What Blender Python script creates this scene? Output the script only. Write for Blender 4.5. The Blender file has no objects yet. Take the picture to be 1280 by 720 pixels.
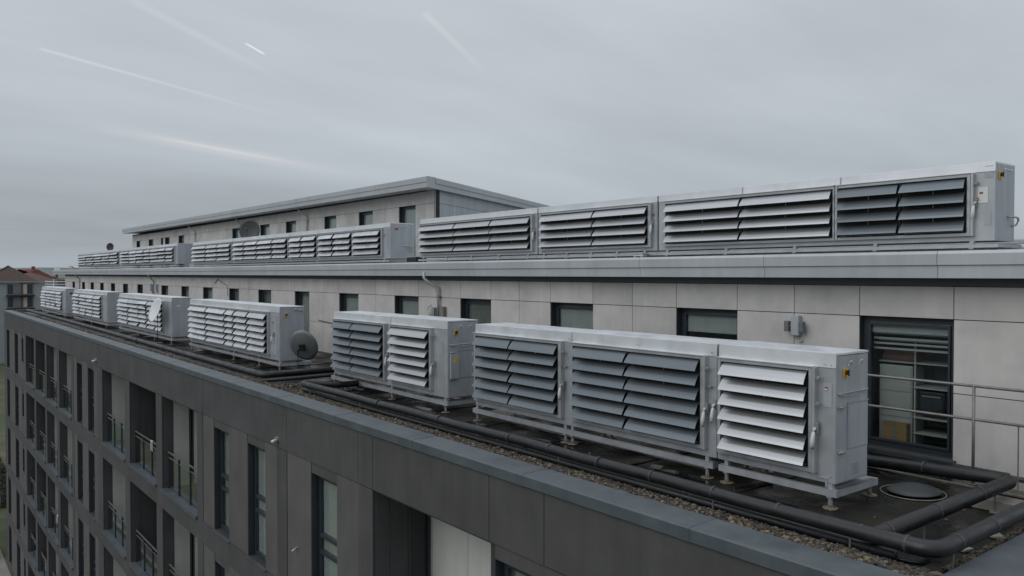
import bpy, math, random
from math import radians, sin, cos, pi
from mathutils import Vector, Matrix
random.seed(7)
S = bpy.context.scene
COL = S.collection

# ------------------------------------------------------------------ camera
cd = bpy.data.cameras.new("camera"); cam = bpy.data.objects.new("camera", cd); COL.objects.link(cam)
cd.sensor_width = 36.0; cd.lens = 36.0*995/1280; cd.clip_start = 0.1; cd.clip_end = 6000
cam.location = (0, 0, 3.0); cam.rotation_euler = (radians(90-1.036), 0, math.atan2(0.787, 0.617))
S.camera = cam
# ------------------------------------------------------------------ sky and sun
SUN_EL, SUN_AZ = radians(38), radians(186)      # azimuth clockwise from +Y
w = bpy.data.worlds.new("World"); S.world = w; w.use_nodes = True
nt = w.node_tree; nt.nodes.clear()
def N(t, nt=nt, **k):
    n = nt.nodes.new(t)
    for a, b in k.items(): setattr(n, a, b)
    return n
def math_node(nt, op, a, b=None, c=None, clamp=False):
    n = nt.nodes.new('ShaderNodeMath'); n.operation = op; n.use_clamp = clamp
    for i, v in enumerate((a, b, c)):
        if v is None: continue
        if isinstance(v, (int, float)): n.inputs[i].default_value = v
        else: nt.links.new(v, n.inputs[i])
    return n.outputs[0]
L = nt.links.new
out = N('ShaderNodeOutputWorld'); bg = N('ShaderNodeBackground'); L(bg.outputs[0], out.inputs[0])
sky = N('ShaderNodeTexSky', sky_type='NISHITA', sun_disc=False); sky.sun_elevation = SUN_EL; sky.sun_rotation = SUN_AZ
tc = N('ShaderNodeTexCoord'); sep = N('ShaderNodeSeparateXYZ'); L(tc.outputs['Generated'], sep.inputs[0])
ramp = N('ShaderNodeValToRGB'); cr = ramp.color_ramp
cr.elements[0].position = 0.0; cr.elements[0].color = (.375, .425, .475, 1)
cr.elements[1].position = 1.0; cr.elements[1].color = (1.12, 1.17, 1.24, 1)
for p_, c_ in ((.06, (.415, .455, .495, 1)), (.20, (.55, .592, .64, 1)), (.36, (.64, .68, .73, 1))):
    e = cr.elements.new(p_); e.color = c_
L(sep.outputs['Z'], ramp.inputs[0])
# cloud layer: direction divided by height gives a flat overcast deck
zz = math_node(nt, 'ADD', math_node(nt, 'MAXIMUM', sep.outputs['Z'], 0.0), 0.16)
dv = N('ShaderNodeVectorMath', operation='DIVIDE'); L(tc.outputs['Generated'], dv.inputs[0])
cmb = N('ShaderNodeCombineXYZ'); [L(zz, cmb.inputs[i]) for i in range(3)]; L(cmb.outputs[0], dv.inputs[1])
noi = N('ShaderNodeTexNoise'); noi.inputs['Scale'].default_value = .75; noi.inputs['Detail'].default_value = 6; noi.inputs['Roughness'].default_value = .52
mp = N('ShaderNodeMapping'); mp.inputs['Scale'].default_value = (1.0, .45, 1); mp.inputs['Rotation'].default_value = (0, 0, .6); L(dv.outputs[0], mp.inputs[0]); L(mp.outputs[0], noi.inputs['Vector'])
cl = N('ShaderNodeMapRange'); cl.inputs['From Min'].default_value = .3; cl.inputs['From Max'].default_value = .7
cl.inputs['To Min'].default_value = .80; cl.inputs['To Max'].default_value = 1.15; L(noi.outputs['Fac'], cl.inputs[0])
mul = N('ShaderNodeMix', data_type='RGBA', blend_type='MULTIPLY'); mul.inputs[0].default_value = 1
L(ramp.outputs[0], mul.inputs[6]); L(cl.outputs[0], mul.inputs[7])
# nishita sky scaled to the allowed range, only a trace seen through the overcast
sc = N('ShaderNodeVectorMath', operation='SCALE'); L(sky.outputs[0], sc.inputs[0]); sc.inputs['Scale'].default_value = .07
mx = N('ShaderNodeMix', data_type='RGBA'); mx.inputs[0].default_value = .07; L(mul.outputs[2], mx.inputs[6]); L(sc.outputs[0], mx.inputs[7])
cur = mx.outputs[2]
def nrm(v): return Vector(v).normalized()
REFLECTION_STREAKS = [  # start dir, end dir, half width, strength, pane reflections painted into the sky colour as pale streaks
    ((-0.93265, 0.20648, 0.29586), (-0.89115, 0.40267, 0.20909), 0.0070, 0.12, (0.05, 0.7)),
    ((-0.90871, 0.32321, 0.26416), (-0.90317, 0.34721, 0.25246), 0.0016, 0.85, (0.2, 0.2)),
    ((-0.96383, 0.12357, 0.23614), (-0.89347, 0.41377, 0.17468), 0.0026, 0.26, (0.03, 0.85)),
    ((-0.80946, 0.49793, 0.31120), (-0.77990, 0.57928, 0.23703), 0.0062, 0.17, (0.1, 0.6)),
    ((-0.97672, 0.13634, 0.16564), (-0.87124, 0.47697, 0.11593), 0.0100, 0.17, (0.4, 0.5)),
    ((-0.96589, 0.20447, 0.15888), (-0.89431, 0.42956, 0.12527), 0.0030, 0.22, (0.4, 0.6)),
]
for a, b, wd, st, tail in REFLECTION_STREAKS:
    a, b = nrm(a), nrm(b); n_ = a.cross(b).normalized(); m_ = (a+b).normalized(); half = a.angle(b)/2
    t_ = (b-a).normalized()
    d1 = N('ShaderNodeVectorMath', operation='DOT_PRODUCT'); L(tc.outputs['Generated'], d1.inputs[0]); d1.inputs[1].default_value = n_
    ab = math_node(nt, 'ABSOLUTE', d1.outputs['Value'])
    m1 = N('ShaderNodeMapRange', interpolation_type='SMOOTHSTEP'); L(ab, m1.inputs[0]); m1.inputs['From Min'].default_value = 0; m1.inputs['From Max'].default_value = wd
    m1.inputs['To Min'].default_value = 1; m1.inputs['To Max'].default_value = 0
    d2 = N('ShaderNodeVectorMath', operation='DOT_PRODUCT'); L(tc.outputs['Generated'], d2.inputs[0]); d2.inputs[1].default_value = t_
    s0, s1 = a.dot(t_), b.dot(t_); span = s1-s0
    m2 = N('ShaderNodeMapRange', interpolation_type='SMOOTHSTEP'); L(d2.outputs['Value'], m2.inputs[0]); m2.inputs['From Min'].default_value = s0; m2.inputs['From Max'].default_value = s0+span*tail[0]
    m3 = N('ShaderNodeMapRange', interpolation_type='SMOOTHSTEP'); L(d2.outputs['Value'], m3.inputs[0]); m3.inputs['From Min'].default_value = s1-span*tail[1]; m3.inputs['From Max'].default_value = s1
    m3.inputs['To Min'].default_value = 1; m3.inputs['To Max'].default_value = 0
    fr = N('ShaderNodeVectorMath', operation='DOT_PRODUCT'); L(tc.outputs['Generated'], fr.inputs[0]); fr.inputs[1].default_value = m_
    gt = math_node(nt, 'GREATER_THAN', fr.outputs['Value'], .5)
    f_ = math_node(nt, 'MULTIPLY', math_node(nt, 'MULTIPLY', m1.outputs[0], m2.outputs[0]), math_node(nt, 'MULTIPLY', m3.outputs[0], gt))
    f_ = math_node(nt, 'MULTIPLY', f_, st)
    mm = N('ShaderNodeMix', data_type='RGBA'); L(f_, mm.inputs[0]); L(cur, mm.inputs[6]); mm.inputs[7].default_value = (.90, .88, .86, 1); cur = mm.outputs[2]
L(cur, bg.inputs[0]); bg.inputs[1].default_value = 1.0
sl = bpy.data.lights.new("sun", 'SUN'); sl.energy = 0.85; sl.angle = radians(50); sl.color = (1, .97, .93)
so = bpy.data.objects.new("sun", sl); COL.objects.link(so)
sd = Vector((sin(SUN_AZ)*cos(SUN_EL), cos(SUN_AZ)*cos(SUN_EL), sin(SUN_EL)))
so.rotation_euler = sd.to_track_quat('Z', 'Y').to_euler(); so.location = sd*50
S.view_settings.view_transform = 'Standard'; S.view_settings.look = 'None'; S.view_settings.exposure = 0.0; S.view_settings.gamma = 1
S.render.engine = 'CYCLES'; S.cycles.max_bounces = 6; S.cycles.transparent_max_bounces = 8

# ------------------------------------------------------------------ materials
def mat(name, col, rough=.6, metal=0.0, var=.12, scale=1.5, streak=0.0, bump=0.0, bscale=60, rvar=0.0, rnd=0.0, spec=.5, col2=None, stretch=None, dirt=None):
    m = bpy.data.materials.new(name); m.use_nodes = True; t = m.node_tree; p = t.nodes['Principled BSDF']; l = t.links.new
    p.inputs['Roughness'].default_value = rough; p.inputs['Metallic'].default_value = metal
    p.inputs['Specular IOR Level'].default_value = spec
    g = t.nodes.new('ShaderNodeNewGeometry')
    n1 = t.nodes.new('ShaderNodeTexNoise'); n1.inputs['Scale'].default_value = scale; n1.inputs['Detail'].default_value = 6; n1.inputs['Roughness'].default_value = .6
    src = g.outputs['Position']
    if stretch:
        mpn = t.nodes.new('ShaderNodeMapping'); mpn.inputs['Scale'].default_value = stretch; l(src, mpn.inputs[0]); l(mpn.outputs[0], n1.inputs['Vector'])
    else: l(src, n1.inputs['Vector'])
    r = t.nodes.new('ShaderNodeMapRange'); r.inputs['From Min'].default_value = .25; r.inputs['From Max'].default_value = .75
    r.inputs['To Min'].default_value = 1-var; r.inputs['To Max'].default_value = 1+var; l(n1.outputs['Fac'], r.inputs[0]); val = r.outputs[0]
    if streak:
        ms = t.nodes.new('ShaderNodeMapping'); ms.inputs['Scale'].default_value = (4, 4, .4); l(src, ms.inputs[0])
        n2 = t.nodes.new('ShaderNodeTexNoise'); n2.inputs['Scale'].default_value = 1.6; n2.inputs['Detail'].default_value = 5; l(ms.outputs[0], n2.inputs['Vector'])
        r2 = t.nodes.new('ShaderNodeMapRange'); r2.inputs['From Min'].default_value = .3; r2.inputs['From Max'].default_value = .7
        r2.inputs['To Min'].default_value = 1-streak; r2.inputs['To Max'].default_value = 1+streak; l(n2.outputs['Fac'], r2.inputs[0])
        val = math_node(t, 'MULTIPLY', val, r2.outputs[0])
    if rnd:
        oi = t.nodes.new('ShaderNodeObjectInfo'); r3 = t.nodes.new('ShaderNodeMapRange'); r3.inputs['To Min'].default_value = 1-rnd; r3.inputs['To Max'].default_value = 1+rnd
        l(oi.outputs['Random'], r3.inputs[0]); val = math_node(t, 'MULTIPLY', val, r3.outputs[0])
    base = None
    if col2 is not None:
        n4 = t.nodes.new('ShaderNodeTexNoise'); n4.inputs['Scale'].default_value = dirt or 2.5; n4.inputs['Detail'].default_value = 8; n4.inputs['Roughness'].default_value = .65; l(src, n4.inputs['Vector'])
        r4 = t.nodes.new('ShaderNodeMapRange'); r4.inputs['From Min'].default_value = .45; r4.inputs['From Max'].default_value = .68; l(n4.outputs['Fac'], r4.inputs[0])
        mc = t.nodes.new('ShaderNodeMix'); mc.data_type = 'RGBA'; mc.inputs[6].default_value = (*col, 1); mc.inputs[7].default_value = (*col2, 1); l(r4.outputs[0], mc.inputs[0]); base = mc.outputs[2]
    sc_ = t.nodes.new('ShaderNodeVectorMath'); sc_.operation = 'SCALE'
    if base is None: sc_.inputs[0].default_value = col
    else: l(base, sc_.inputs[0])
    l(val, sc_.inputs['Scale']); l(sc_.outputs[0], p.inputs['Base Color'])
    if rvar:
        r5 = t.nodes.new('ShaderNodeMapRange'); r5.inputs['From Min'].default_value = .35; r5.inputs['From Max'].default_value = .65
        r5.inputs['To Min'].default_value = max(.04, rough-rvar); r5.inputs['To Max'].default_value = min(1, rough+rvar); l(n1.outputs['Fac'], r5.inputs[0]); l(r5.outputs[0], p.inputs['Roughness'])
    if bump:
        nb = t.nodes.new('ShaderNodeTexNoise'); nb.inputs['Scale'].default_value = bscale; nb.inputs['Detail'].default_value = 4; l(src, nb.inputs['Vector'])
        b = t.nodes.new('ShaderNodeBump'); b.inputs['Strength'].default_value = bump; b.inputs['Distance'].default_value = .02; l(nb.outputs['Fac'], b.inputs['Height']); l(b.outputs[0], p.inputs['Normal'])
    return m
M = {}
M['galv'] = mat('galvanised_steel', (.42, .44, .46), .42, .5, .10, 3, .05, rvar=.08, rnd=.04, bump=.05, bscale=5)
M['hood'] = mat('hood_steel', (.64, .665, .69), .42, .5, .08, 2, .03, rvar=.08, rnd=.04)
M['casing'] = mat('painted_steel_casing', (.35, .378, .405), .5, .25, .10, 1.6, .10, rvar=.06, bump=.04, bscale=4)
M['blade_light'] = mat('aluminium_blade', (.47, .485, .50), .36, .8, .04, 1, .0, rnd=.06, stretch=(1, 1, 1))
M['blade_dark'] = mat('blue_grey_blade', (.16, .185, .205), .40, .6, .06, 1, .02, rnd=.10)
M['blade_far'] = mat('weathered_blade', (.58, .60, .625), .38, .6, .16, 5, .06, rvar=.08, rnd=.12)
M['coil'] = mat('dark_coil', (.018, .019, .02), .8, 0, .3, 20)
M['steel'] = mat('zinc_bracket', (.36, .365, .36), .45, .6, .2, 12)
M['railmetal'] = mat('railing_steel', (.20, .195, .185), .5, .5, .2, 9)
M['rust'] = mat('rusty_plate', (.16, .12, .08), .75, .2, .3, 30, col2=(.30, .27, .22), dirt=25)
M['plastic'] = mat('pale_plastic', (.62, .63, .62), .4, 0, .05, 9)
M['yellow'] = mat('yellow_plastic', (.62, .36, .02), .45, 0, .1, 20)
M['red'] = mat('red_knob', (.33, .07, .03), .45, 0, .1, 20)
M['black'] = mat('black_plastic', (.02, .02, .02), .4, 0, .1, 20)
M['clad'] = mat('pale_cement_panel', (.50, .486, .47), .8, 0, .10, 1.6, .035, bump=.06, bscale=30, rnd=.07, col2=(.43, .42, .41), dirt=1.1)
M['backing'] = mat('dark_joint_backing', (.03, .03, .03), .9)
M['slate'] = mat('charcoal_cement_panel', (.066, .064, .066), .72, 0, .22, .9, .08, bump=.08, bscale=25, rnd=.05, spec=.35)
M['taupe'] = mat('grey_brown_cement_panel', (.092, .089, .088), .75, 0, .16, 1.1, .07, bump=.08, bscale=25, rnd=.06, spec=.35)
M['white'] = mat('white_render', (.52, .52, .50), .8, 0, .05, 1.5, .05)
M['greyrender'] = mat('grey_balcony_render', (.42, .42, .405), .8, 0, .08, 1.5, .05)
M['coping'] = mat('blue_grey_coping', (.072, .088, .099), .5, .15, .14, 2.2, .04, rvar=.12, rnd=.05, col2=(.085, .10, .11), dirt=2)
M['fascia'] = mat('pale_zinc_fascia', (.40, .425, .445), .5, .35, .10, .7, .04, rvar=.08, rnd=.04)
M['soffit'] = mat('dark_soffit', (.10, .105, .11), .7)
M['anthracite'] = mat('anthracite_frame', (.032, .040, .048), .4, .1, .1, 6, spec=.5)
M['membrane'] = mat('wet_bitumen_felt', (.006, .0058, .0052), .44, 0, .35, .9, rvar=.36, bump=.22, bscale=16, col2=(.019, .018, .012), dirt=1.1, spec=.24)
M['water'] = mat('standing_rain_water', (.006, .0065, .007), .09, 0, .2, 3, spec=.5)
M['roofgrey'] = mat('grey_roof_membrane', (.22, .23, .235), .6, 0, .15, 1)
M['pipe'] = mat('black_pipe_lagging', (.0095, .0105, .012), .45, 0, .25, 5, rvar=.14, bump=.12, bscale=14)
M['band'] = mat('pipe_joint_tape', (.035, .036, .038), .45, 0, .2, 9)
M['blind'] = mat('pale_roller_blind', (.36, .375, .37), .8, 0, .06, 2, .05)
M['blind_dark'] = mat('dim_curtain', (.16, .165, .15), .8, 0, .2, 3, .2)
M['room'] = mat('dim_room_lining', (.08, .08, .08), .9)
M['cupboard'] = mat('off_white_cupboard', (.36, .37, .36), .5)
M['board'] = mat('cardboard', (.28, .18, .09), .8, 0, .1, 6)
M['oven'] = mat('black_appliance', (.02, .022, .025), .25)
M['cloth'] = mat('dull_red_cloth', (.13, .07, .065), .9, 0, .2, 8)
M['dish'] = mat('grey_dish', (.15, .162, .168), .45, .2, .1, 4)
M['dishdark'] = mat('dark_dish', (.045, .05, .052), .5, .1, .15, 5)
M['dishwhite'] = mat('white_dish', (.62, .635, .65), .4, 0, .05, 4)
M['lead'] = mat('dull_flashing_strip', (.20, .19, .17), .6, .2, .25, 7)
M['grass'] = mat('lawn_grass', (.035, .055, .018), .95, 0, .35, .6, col2=(.09, .075, .04), dirt=.12, bump=.3, bscale=12)
M['path'] = mat('pale_paving', (.20, .195, .18), .85, 0, .2, .8)
M['asphalt'] = mat('road_asphalt', (.05, .05, .052), .8, 0, .2, .8)
M['tile_brown'] = mat('brown_roof_tile', (.062, .042, .034), .85, 0, .22, .8, bump=.4, bscale=3)
M['tile_red'] = mat('red_roof_tile', (.12, .042, .032), .85, 0, .22, .8, bump=.4, bscale=3)
M['brick'] = mat('red_brick', (.16, .065, .045), .9, 0, .2, 1.5)
M['renderwhite'] = mat('pale_house_render', (.25, .275, .29), .8, 0, .08, .5)
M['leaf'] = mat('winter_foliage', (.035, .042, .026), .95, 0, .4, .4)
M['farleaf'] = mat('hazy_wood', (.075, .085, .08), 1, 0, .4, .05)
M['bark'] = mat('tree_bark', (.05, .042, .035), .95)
M['hill'] = mat('distant_hill', (.12, .135, .14), 1, 0, .35, .02)  # distance haze is put into this colour, made paler for it
def stone(name, c): return mat(name, c, .85, 0, .3, 40)
M['gravel'] = mat('roof_gravel', (.17, .135, .09), .85, 0, .35, 14, col2=(.05, .042, .035), dirt=11, rnd=.1)
def glass_mat():
    m = bpy.data.materials.new('window_glass'); m.use_nodes = True; t = m.node_tree; t.nodes.clear(); l = t.links.new
    o = t.nodes.new('ShaderNodeOutputMaterial'); mxs = t.nodes.new('ShaderNodeMixShader'); tr = t.nodes.new('ShaderNodeBsdfTransparent'); gl = t.nodes.new('ShaderNodeBsdfGlossy')
    tr.inputs[0].default_value = (.88, .91, .90, 1); gl.inputs['Roughness'].default_value = .03; gl.inputs[0].default_value = (.85, .9, .92, 1)
    f = t.nodes.new('ShaderNodeLayerWeight'); f.inputs[0].default_value = .5
    l(math_node(t, 'MULTIPLY_ADD', math_node(t, 'POWER', f.outputs['Facing'], 4.0), .75, .05, clamp=True), mxs.inputs[0])
    l(tr.outputs[0], mxs.inputs[1]); l(gl.outputs[0], mxs.inputs[2]); l(mxs.outputs[0], o.inputs[0]); return m
M['glass'] = glass_mat()

# ------------------------------------------------------------------ builders
WP = {}                                   # world position of every parent's origin
def thing(name, label, cat, loc, group=None, kind=None):
    o = bpy.data.objects.new(name, None); COL.objects.link(o); o.location = loc; o.empty_display_size = .2
    WP[o.name] = Vector(loc); o['label'] = label; o['category'] = cat
    if group: o['group'] = group
    if kind: o['kind'] = kind
    return o
def tag(o, label, cat, group=None):
    o['label'] = label; o['category'] = cat
    if group: o['group'] = group
    return o
class MB:
    def __init__(s): s.v = []; s.f = []
    def add(s, vs, fs):
        b = len(s.v); s.v += [tuple(v) for v in vs]; s.f += [tuple(i+b for i in f) for f in fs]; return s
    def box(s, x0, x1, y0, y1, z0, z1):
        x0, x1 = sorted((x0, x1)); y0, y1 = sorted((y0, y1)); z0, z1 = sorted((z0, z1))
        return s.add([(x0,y0,z0),(x1,y0,z0),(x1,y1,z0),(x0,y1,z0),(x0,y0,z1),(x1,y0,z1),(x1,y1,z1),(x0,y1,z1)],
              [(0,3,2,1),(4,5,6,7),(0,1,5,4),(1,2,6,5),(2,3,7,6),(3,0,4,7)])
    def tube(s, pts, r, n=10, caps=True):
        pts = [Vector(p) for p in pts]; rings = []
        for i, p in enumerate(pts):
            d = ((pts[min(i+1, len(pts)-1)]-p).normalized() if i < len(pts)-1 else Vector()) + ((p-pts[i-1]).normalized() if i else Vector())
            d.normalize(); u = Vector((0, 0, 1)) if abs(d.z) < .9 else Vector((1, 0, 0)); a = d.cross(u).normalized(); b = a.cross(d)
            rr = r[i] if isinstance(r, (list, tuple)) else r
            rings.append([p+(a*cos(2*pi*k/n)+b*sin(2*pi*k/n))*rr for k in range(n)])
        vs = [v for q in rings for v in q]; fs = []
        for i in range(len(pts)-1):
            for k in range(n): fs.append((i*n+k, i*n+(k+1) % n, (i+1)*n+(k+1) % n, (i+1)*n+k))
        if caps: fs.append(tuple(reversed(range(n)))); fs.append(tuple((len(pts)-1)*n+k for k in range(n)))
        fs = [tuple(reversed(f)) for f in fs]
        return s.add(vs, fs)
    def prism(s, prof, x0, x1, sk0=None, sk1=None):        # (y,z) outline swept along x; sk = per-point x offsets
        n = len(prof); vs = [(x0+(sk0[i] if sk0 else 0), y, z) for i, (y, z) in enumerate(prof)]+[(x1+(sk1[i] if sk1 else 0), y, z) for i, (y, z) in enumerate(prof)]
        fs = [(i, (i+1) % n, n+(i+1) % n, n+i) for i in range(n)]+[tuple(reversed(range(n))), tuple(range(n, 2*n))]
        return s.add(vs, fs)
    def mesh(s, name, m, smooth=False):
        me = bpy.data.meshes.new(name); me.from_pydata(s.v, [], s.f); me.update(); me.materials.append(m)
        if smooth:
            for p in me.polygons: p.use_smooth = True
        return me
    def build(s, name, m, parent=None, smooth=False, kind=None, bevel=0):
        o0 = WP[parent.name] if parent else Vector()
        s.v = [tuple(Vector(v)-o0) for v in s.v]
        me = s.mesh(name, m, smooth); o = bpy.data.objects.new(name, me); COL.objects.link(o); fixn(me)
        if parent: o.parent = parent
        if kind: o['kind'] = kind
        WP[o.name] = o0
        if bevel:
            b = o.modifiers.new('bevel', 'BEVEL'); b.width = bevel; b.segments = 2; b.limit_method = 'ANGLE'
        return o
import bmesh
def fixn(me):
    b = bmesh.new(); b.from_mesh(me); bmesh.ops.recalc_face_normals(b, faces=b.faces); b.to_mesh(me); b.free()
CACHE = {}
def inst(name, key, maker, pos, parent=None, rot=None, kind=None):
    if key not in CACHE: CACHE[key] = maker(); fixn(CACHE[key])
    o = bpy.data.objects.new(name, CACHE[key]); COL.objects.link(o)
    p0 = WP[parent.name] if parent else Vector(); o.location = Vector(pos)-p0
    if rot: o.rotation_euler = rot
    if parent: o.parent = parent
    if kind: o['kind'] = kind
    WP[o.name] = Vector(pos); return o
def box(name, m, x0, x1, y0, y1, z0, z1, parent=None, kind=None):   # box object, mesh shared between equal sizes
    x0, x1 = sorted((x0, x1)); y0, y1 = sorted((y0, y1)); z0, z1 = sorted((z0, z1))
    a, b, c = round((x1-x0)/2, 4), round((y1-y0)/2, 4), round((z1-z0)/2, 4)
    return inst(name, ('b', name, m, a, b, c), lambda: MB().box(-a, a, -b, b, -c, c).mesh(name, M[m]), ((x0+x1)/2, (y0+y1)/2, (z0+z1)/2), parent, kind=kind)
def struct(name, m, x0, x1, y0, y1, z0, z1): o = box(name, m, x0, x1, y0, y1, z0, z1, kind='structure'); return o

GZ = -19.6
# ================================================================== GROUND
def sheet(name, m, pts, z, kind='structure'):
    return MB().add([(x, y, z) for x, y in pts], [tuple(range(len(pts)))]).build(name, M[m], kind=kind)
sheet('ground', 'grass', [(-4000, -3000), (600, -3000), (600, 4000), (-4000, 4000)], GZ)
sheet('pavement', 'path', [(-84, 1), (2, 1), (2, 7), (-84, 7)], GZ+.004)
sheet('road', 'asphalt', [(-260, -8), (60, -8), (60, -1.5), (-260, -1.5)], GZ+.004)
sheet('path', 'path', [(-104, -1.5), (-100, -1.5), (-86, 60), (-90, 60)], GZ+.008)
box('kerb', 'path', -260, 60, -1.5, -1.3, GZ, GZ+.12, kind='structure')

# ================================================================== APARTMENT BUILDING
B = thing('apartment_building', 'long grey apartment building with two set-back pale storeys and dark balcony front', 'building', (-38, 10, GZ))
XR, XL = -2.9, -73.2                       # ends of the charcoal block
YF = 7.1                                   # face of the charcoal front
def openings_wall(name, m, xs, zs, openings, y0, y1, parent):
    """grid of solid cells between cut lines xs / zs, leaving out the openings (x0,x1,z0,z1)"""
    mb = MB()
    for (xa, xb) in zip(xs[:-1], xs[1:]):
        run = None
        for (za, zb) in zip(zs[:-1], zs[1:]):
            cx, cz = (xa+xb)/2, (za+zb)/2
            solid = not any(o[0] < cx < o[1] and o[2] < cz < o[3] for o in openings)
            if solid: run = (run[0] if run else za, zb)
            if (not solid or zb == zs[-1]) and run: mb.box(xa, xb, y0, y1, run[0], run[1]); run = None
    return mb.build(name, M[m], parent)
def window(x0, x1, z0, z1, y, depth=.12, blind='blind', parent=B, fw=.075, transoms=(), name='window', blind_drop=1.0, sill=True, tilt=False):
    """frame set back into its opening with pane, blind and dark room behind"""
    yf = y+depth
    f = MB()
    f.box(x0, x0+fw, yf, yf+.07, z0, z1).box(x1-fw, x1, yf, yf+.07, z0, z1).box(x0+fw, x1-fw, yf, yf+.07, z1-fw, z1).box(x0+fw, x1-fw, yf, yf+.07, z0, z0+fw)
    # inner casement line
    a = fw+.012; t = .035
    f.box(x0+a, x0+a+t, yf-.02, yf+.05, z0+a, z1-a).box(x1-a-t, x1-a, yf-.02, yf+.05, z0+a, z1-a).box(x0+a+t, x1-a-t, yf-.02, yf+.05, z1-a-t, z1-a).box(x0+a+t, x1-a-t, yf-.02, yf+.05, z0+a, z0+a+t)
    for zt in transoms: f.box(x0+fw+.002, x1-fw-.002, yf-.025, yf+.06, zt-.045, zt+.045)
    # reveals of the opening
    f.box(x0-.02, x0+.003, y+.01, yf+.07, z0-.02, z1+.02).box(x1-.003, x1+.02, y+.01, yf+.07, z0-.02, z1+.02).box(x0+.003, x1-.003, y+.01, yf+.07, z1-.003, z1+.02)
    W = f.build(name, M['anthracite'], parent)
    p = box('pane', 'glass', x0+fw, x1-fw, yf+.03, yf+.036, z0+fw, z1-fw, W)
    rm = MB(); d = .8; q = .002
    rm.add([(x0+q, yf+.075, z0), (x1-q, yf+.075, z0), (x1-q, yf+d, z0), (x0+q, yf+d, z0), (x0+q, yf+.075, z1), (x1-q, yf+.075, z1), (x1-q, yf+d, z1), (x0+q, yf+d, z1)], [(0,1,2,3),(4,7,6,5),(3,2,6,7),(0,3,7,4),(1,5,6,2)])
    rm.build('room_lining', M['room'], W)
    if blind:
        zb = z1-(z1-z0)*blind_drop
        if blind == 'curtain':
            c = MB(); n = 14; ws = [(x0+.05+(x1-x0-.1)*i/n, yf+.10+(.025 if i % 2 else -.025)) for i in range(n+1)]
            vs = [(x, yy, z0+.05) for x, yy in ws]+[(x, yy, z1-.02) for x, yy in ws]
            c.add(vs, [(i, i+1, n+2+i, n+1+i) for i in range(n)]); c.build('curtain', M['blind'], W)
        else: box('blind', blind, x0+.03, x1-.03, yf+.055, yf+.065, max(zb, z0+.03), z1-.02, W)
    if sill: box('sill', 'coping', x0-.06, x1+.06, y-.05, yf-.002, z0-.05, z0-.004, W)
    return W

# ---- charcoal front: columns of openings, five floors
PITCH = 3.76; NF = 5
wins = [(-9.50, -8.30), (-16.07, -14.83), (-19.91, -18.73), (-22.56, -21.34), (-40.40, -39.05), (-43.09, -41.76), (-67.02, -65.1), (-71.90, -70.1)]
narrow = [(-63.21, -62.30)]
bals = [(-7.80, -4.10), (-13.29, -9.62), (-27.89, -24.09), (-32.38, -28.64), (-37.23, -33.18), (-48.06, -44.46), (-52.31, -48.85), (-56.57, -52.93), (-61.0, -57.29)]
ZT_B, ZB = -1.08, -4.15; ZT_W = -1.28
ops = []
for k in range(NF):
    dz = -PITCH*k
    ops += [(a, b, ZB+dz, ZT_W+dz) for a, b in wins] + [(a, b, -2.95+dz, ZT_W+dz-.1) for a, b in narrow] + [(a, b, ZB+dz, ZT_B+dz) for a, b in bals]
xs = sorted({XL, XR} | {v for o in ops for v in o[:2]}); zs = sorted({GZ, -.01} | {v for o in ops for v in o[2:]})
openings_wall('front_wall', 'backing', xs, zs, ops, YF+.035, YF+.30, B)
# thickness behind the balconies and body of the block
MB().box(XL, XR, 8.9, 30.5, GZ, -.02).box(XL, XL+.3, YF+.3, 8.9, GZ, -.02).box(XR-.3, XR, YF+.3, 8.9, GZ, -.02).build('block_core', M['slate'], B)
MB().box(-85, XL, 12.0, 30.5, GZ, -.03).build('rear_block', M['slate'], B)
# panels: bands across the floors and pilasters
pil = [(-8.30, -7.80), (-13.88, -13.29), (-17.97, -17.37), (-24.09, -23.53), (-38.25, -37.23), (-44.46, -43.9), (-28.64, -27.89), (-33.18, -32.38), (-48.85, -48.06), (-52.93, -52.31), (-57.29, -56.57), (-61.5, -61.0), (XL, -72.7), (-4.10, XR)]
G = .008
def panel(name, m, x0, x1, z0, z1, y=YF, t=.035): return box(name, m, x0+G, x1-G, y, y+t-.002, z0+G, z1-G, B)
bandx = sorted([XL, -61.5, -56.57, -52.93, -48.06, -44.46, -38.25, -32.38, -28.64, -23.53, -17.37, -13.88, -13.29, -9.62, -8.34, -4.10, XR])
for k in range(NF+1):
    top = 0.0 if k == 0 else ZB-PITCH*(k-1); bot = -1.05-PITCH*k if k < NF else GZ
    if k == 0:
        for a, b in zip(bandx[:-1], bandx[1:]): panel('spandrel_panel', 'slate', a, b, bot, -.005)
    else:
        for a, b in zip(bandx[:-1], bandx[1:]):
            if (a, b) == (-13.88, -13.29): continue
            panel('spandrel_panel', 'slate', a, b, bot, top-.01)
for k in range(NF):
    z1 = -1.05-PITCH*k; z0 = ZB-.01-PITCH*k
    for a, b in pil: panel('pilaster_panel', 'slate', a, b, z0, z1)
zones = [(-9.62, -8.30), (-17.37, -13.88), (-23.53, -17.97), (-43.9, -38.25), (-72.7, -61.5)]
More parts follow.
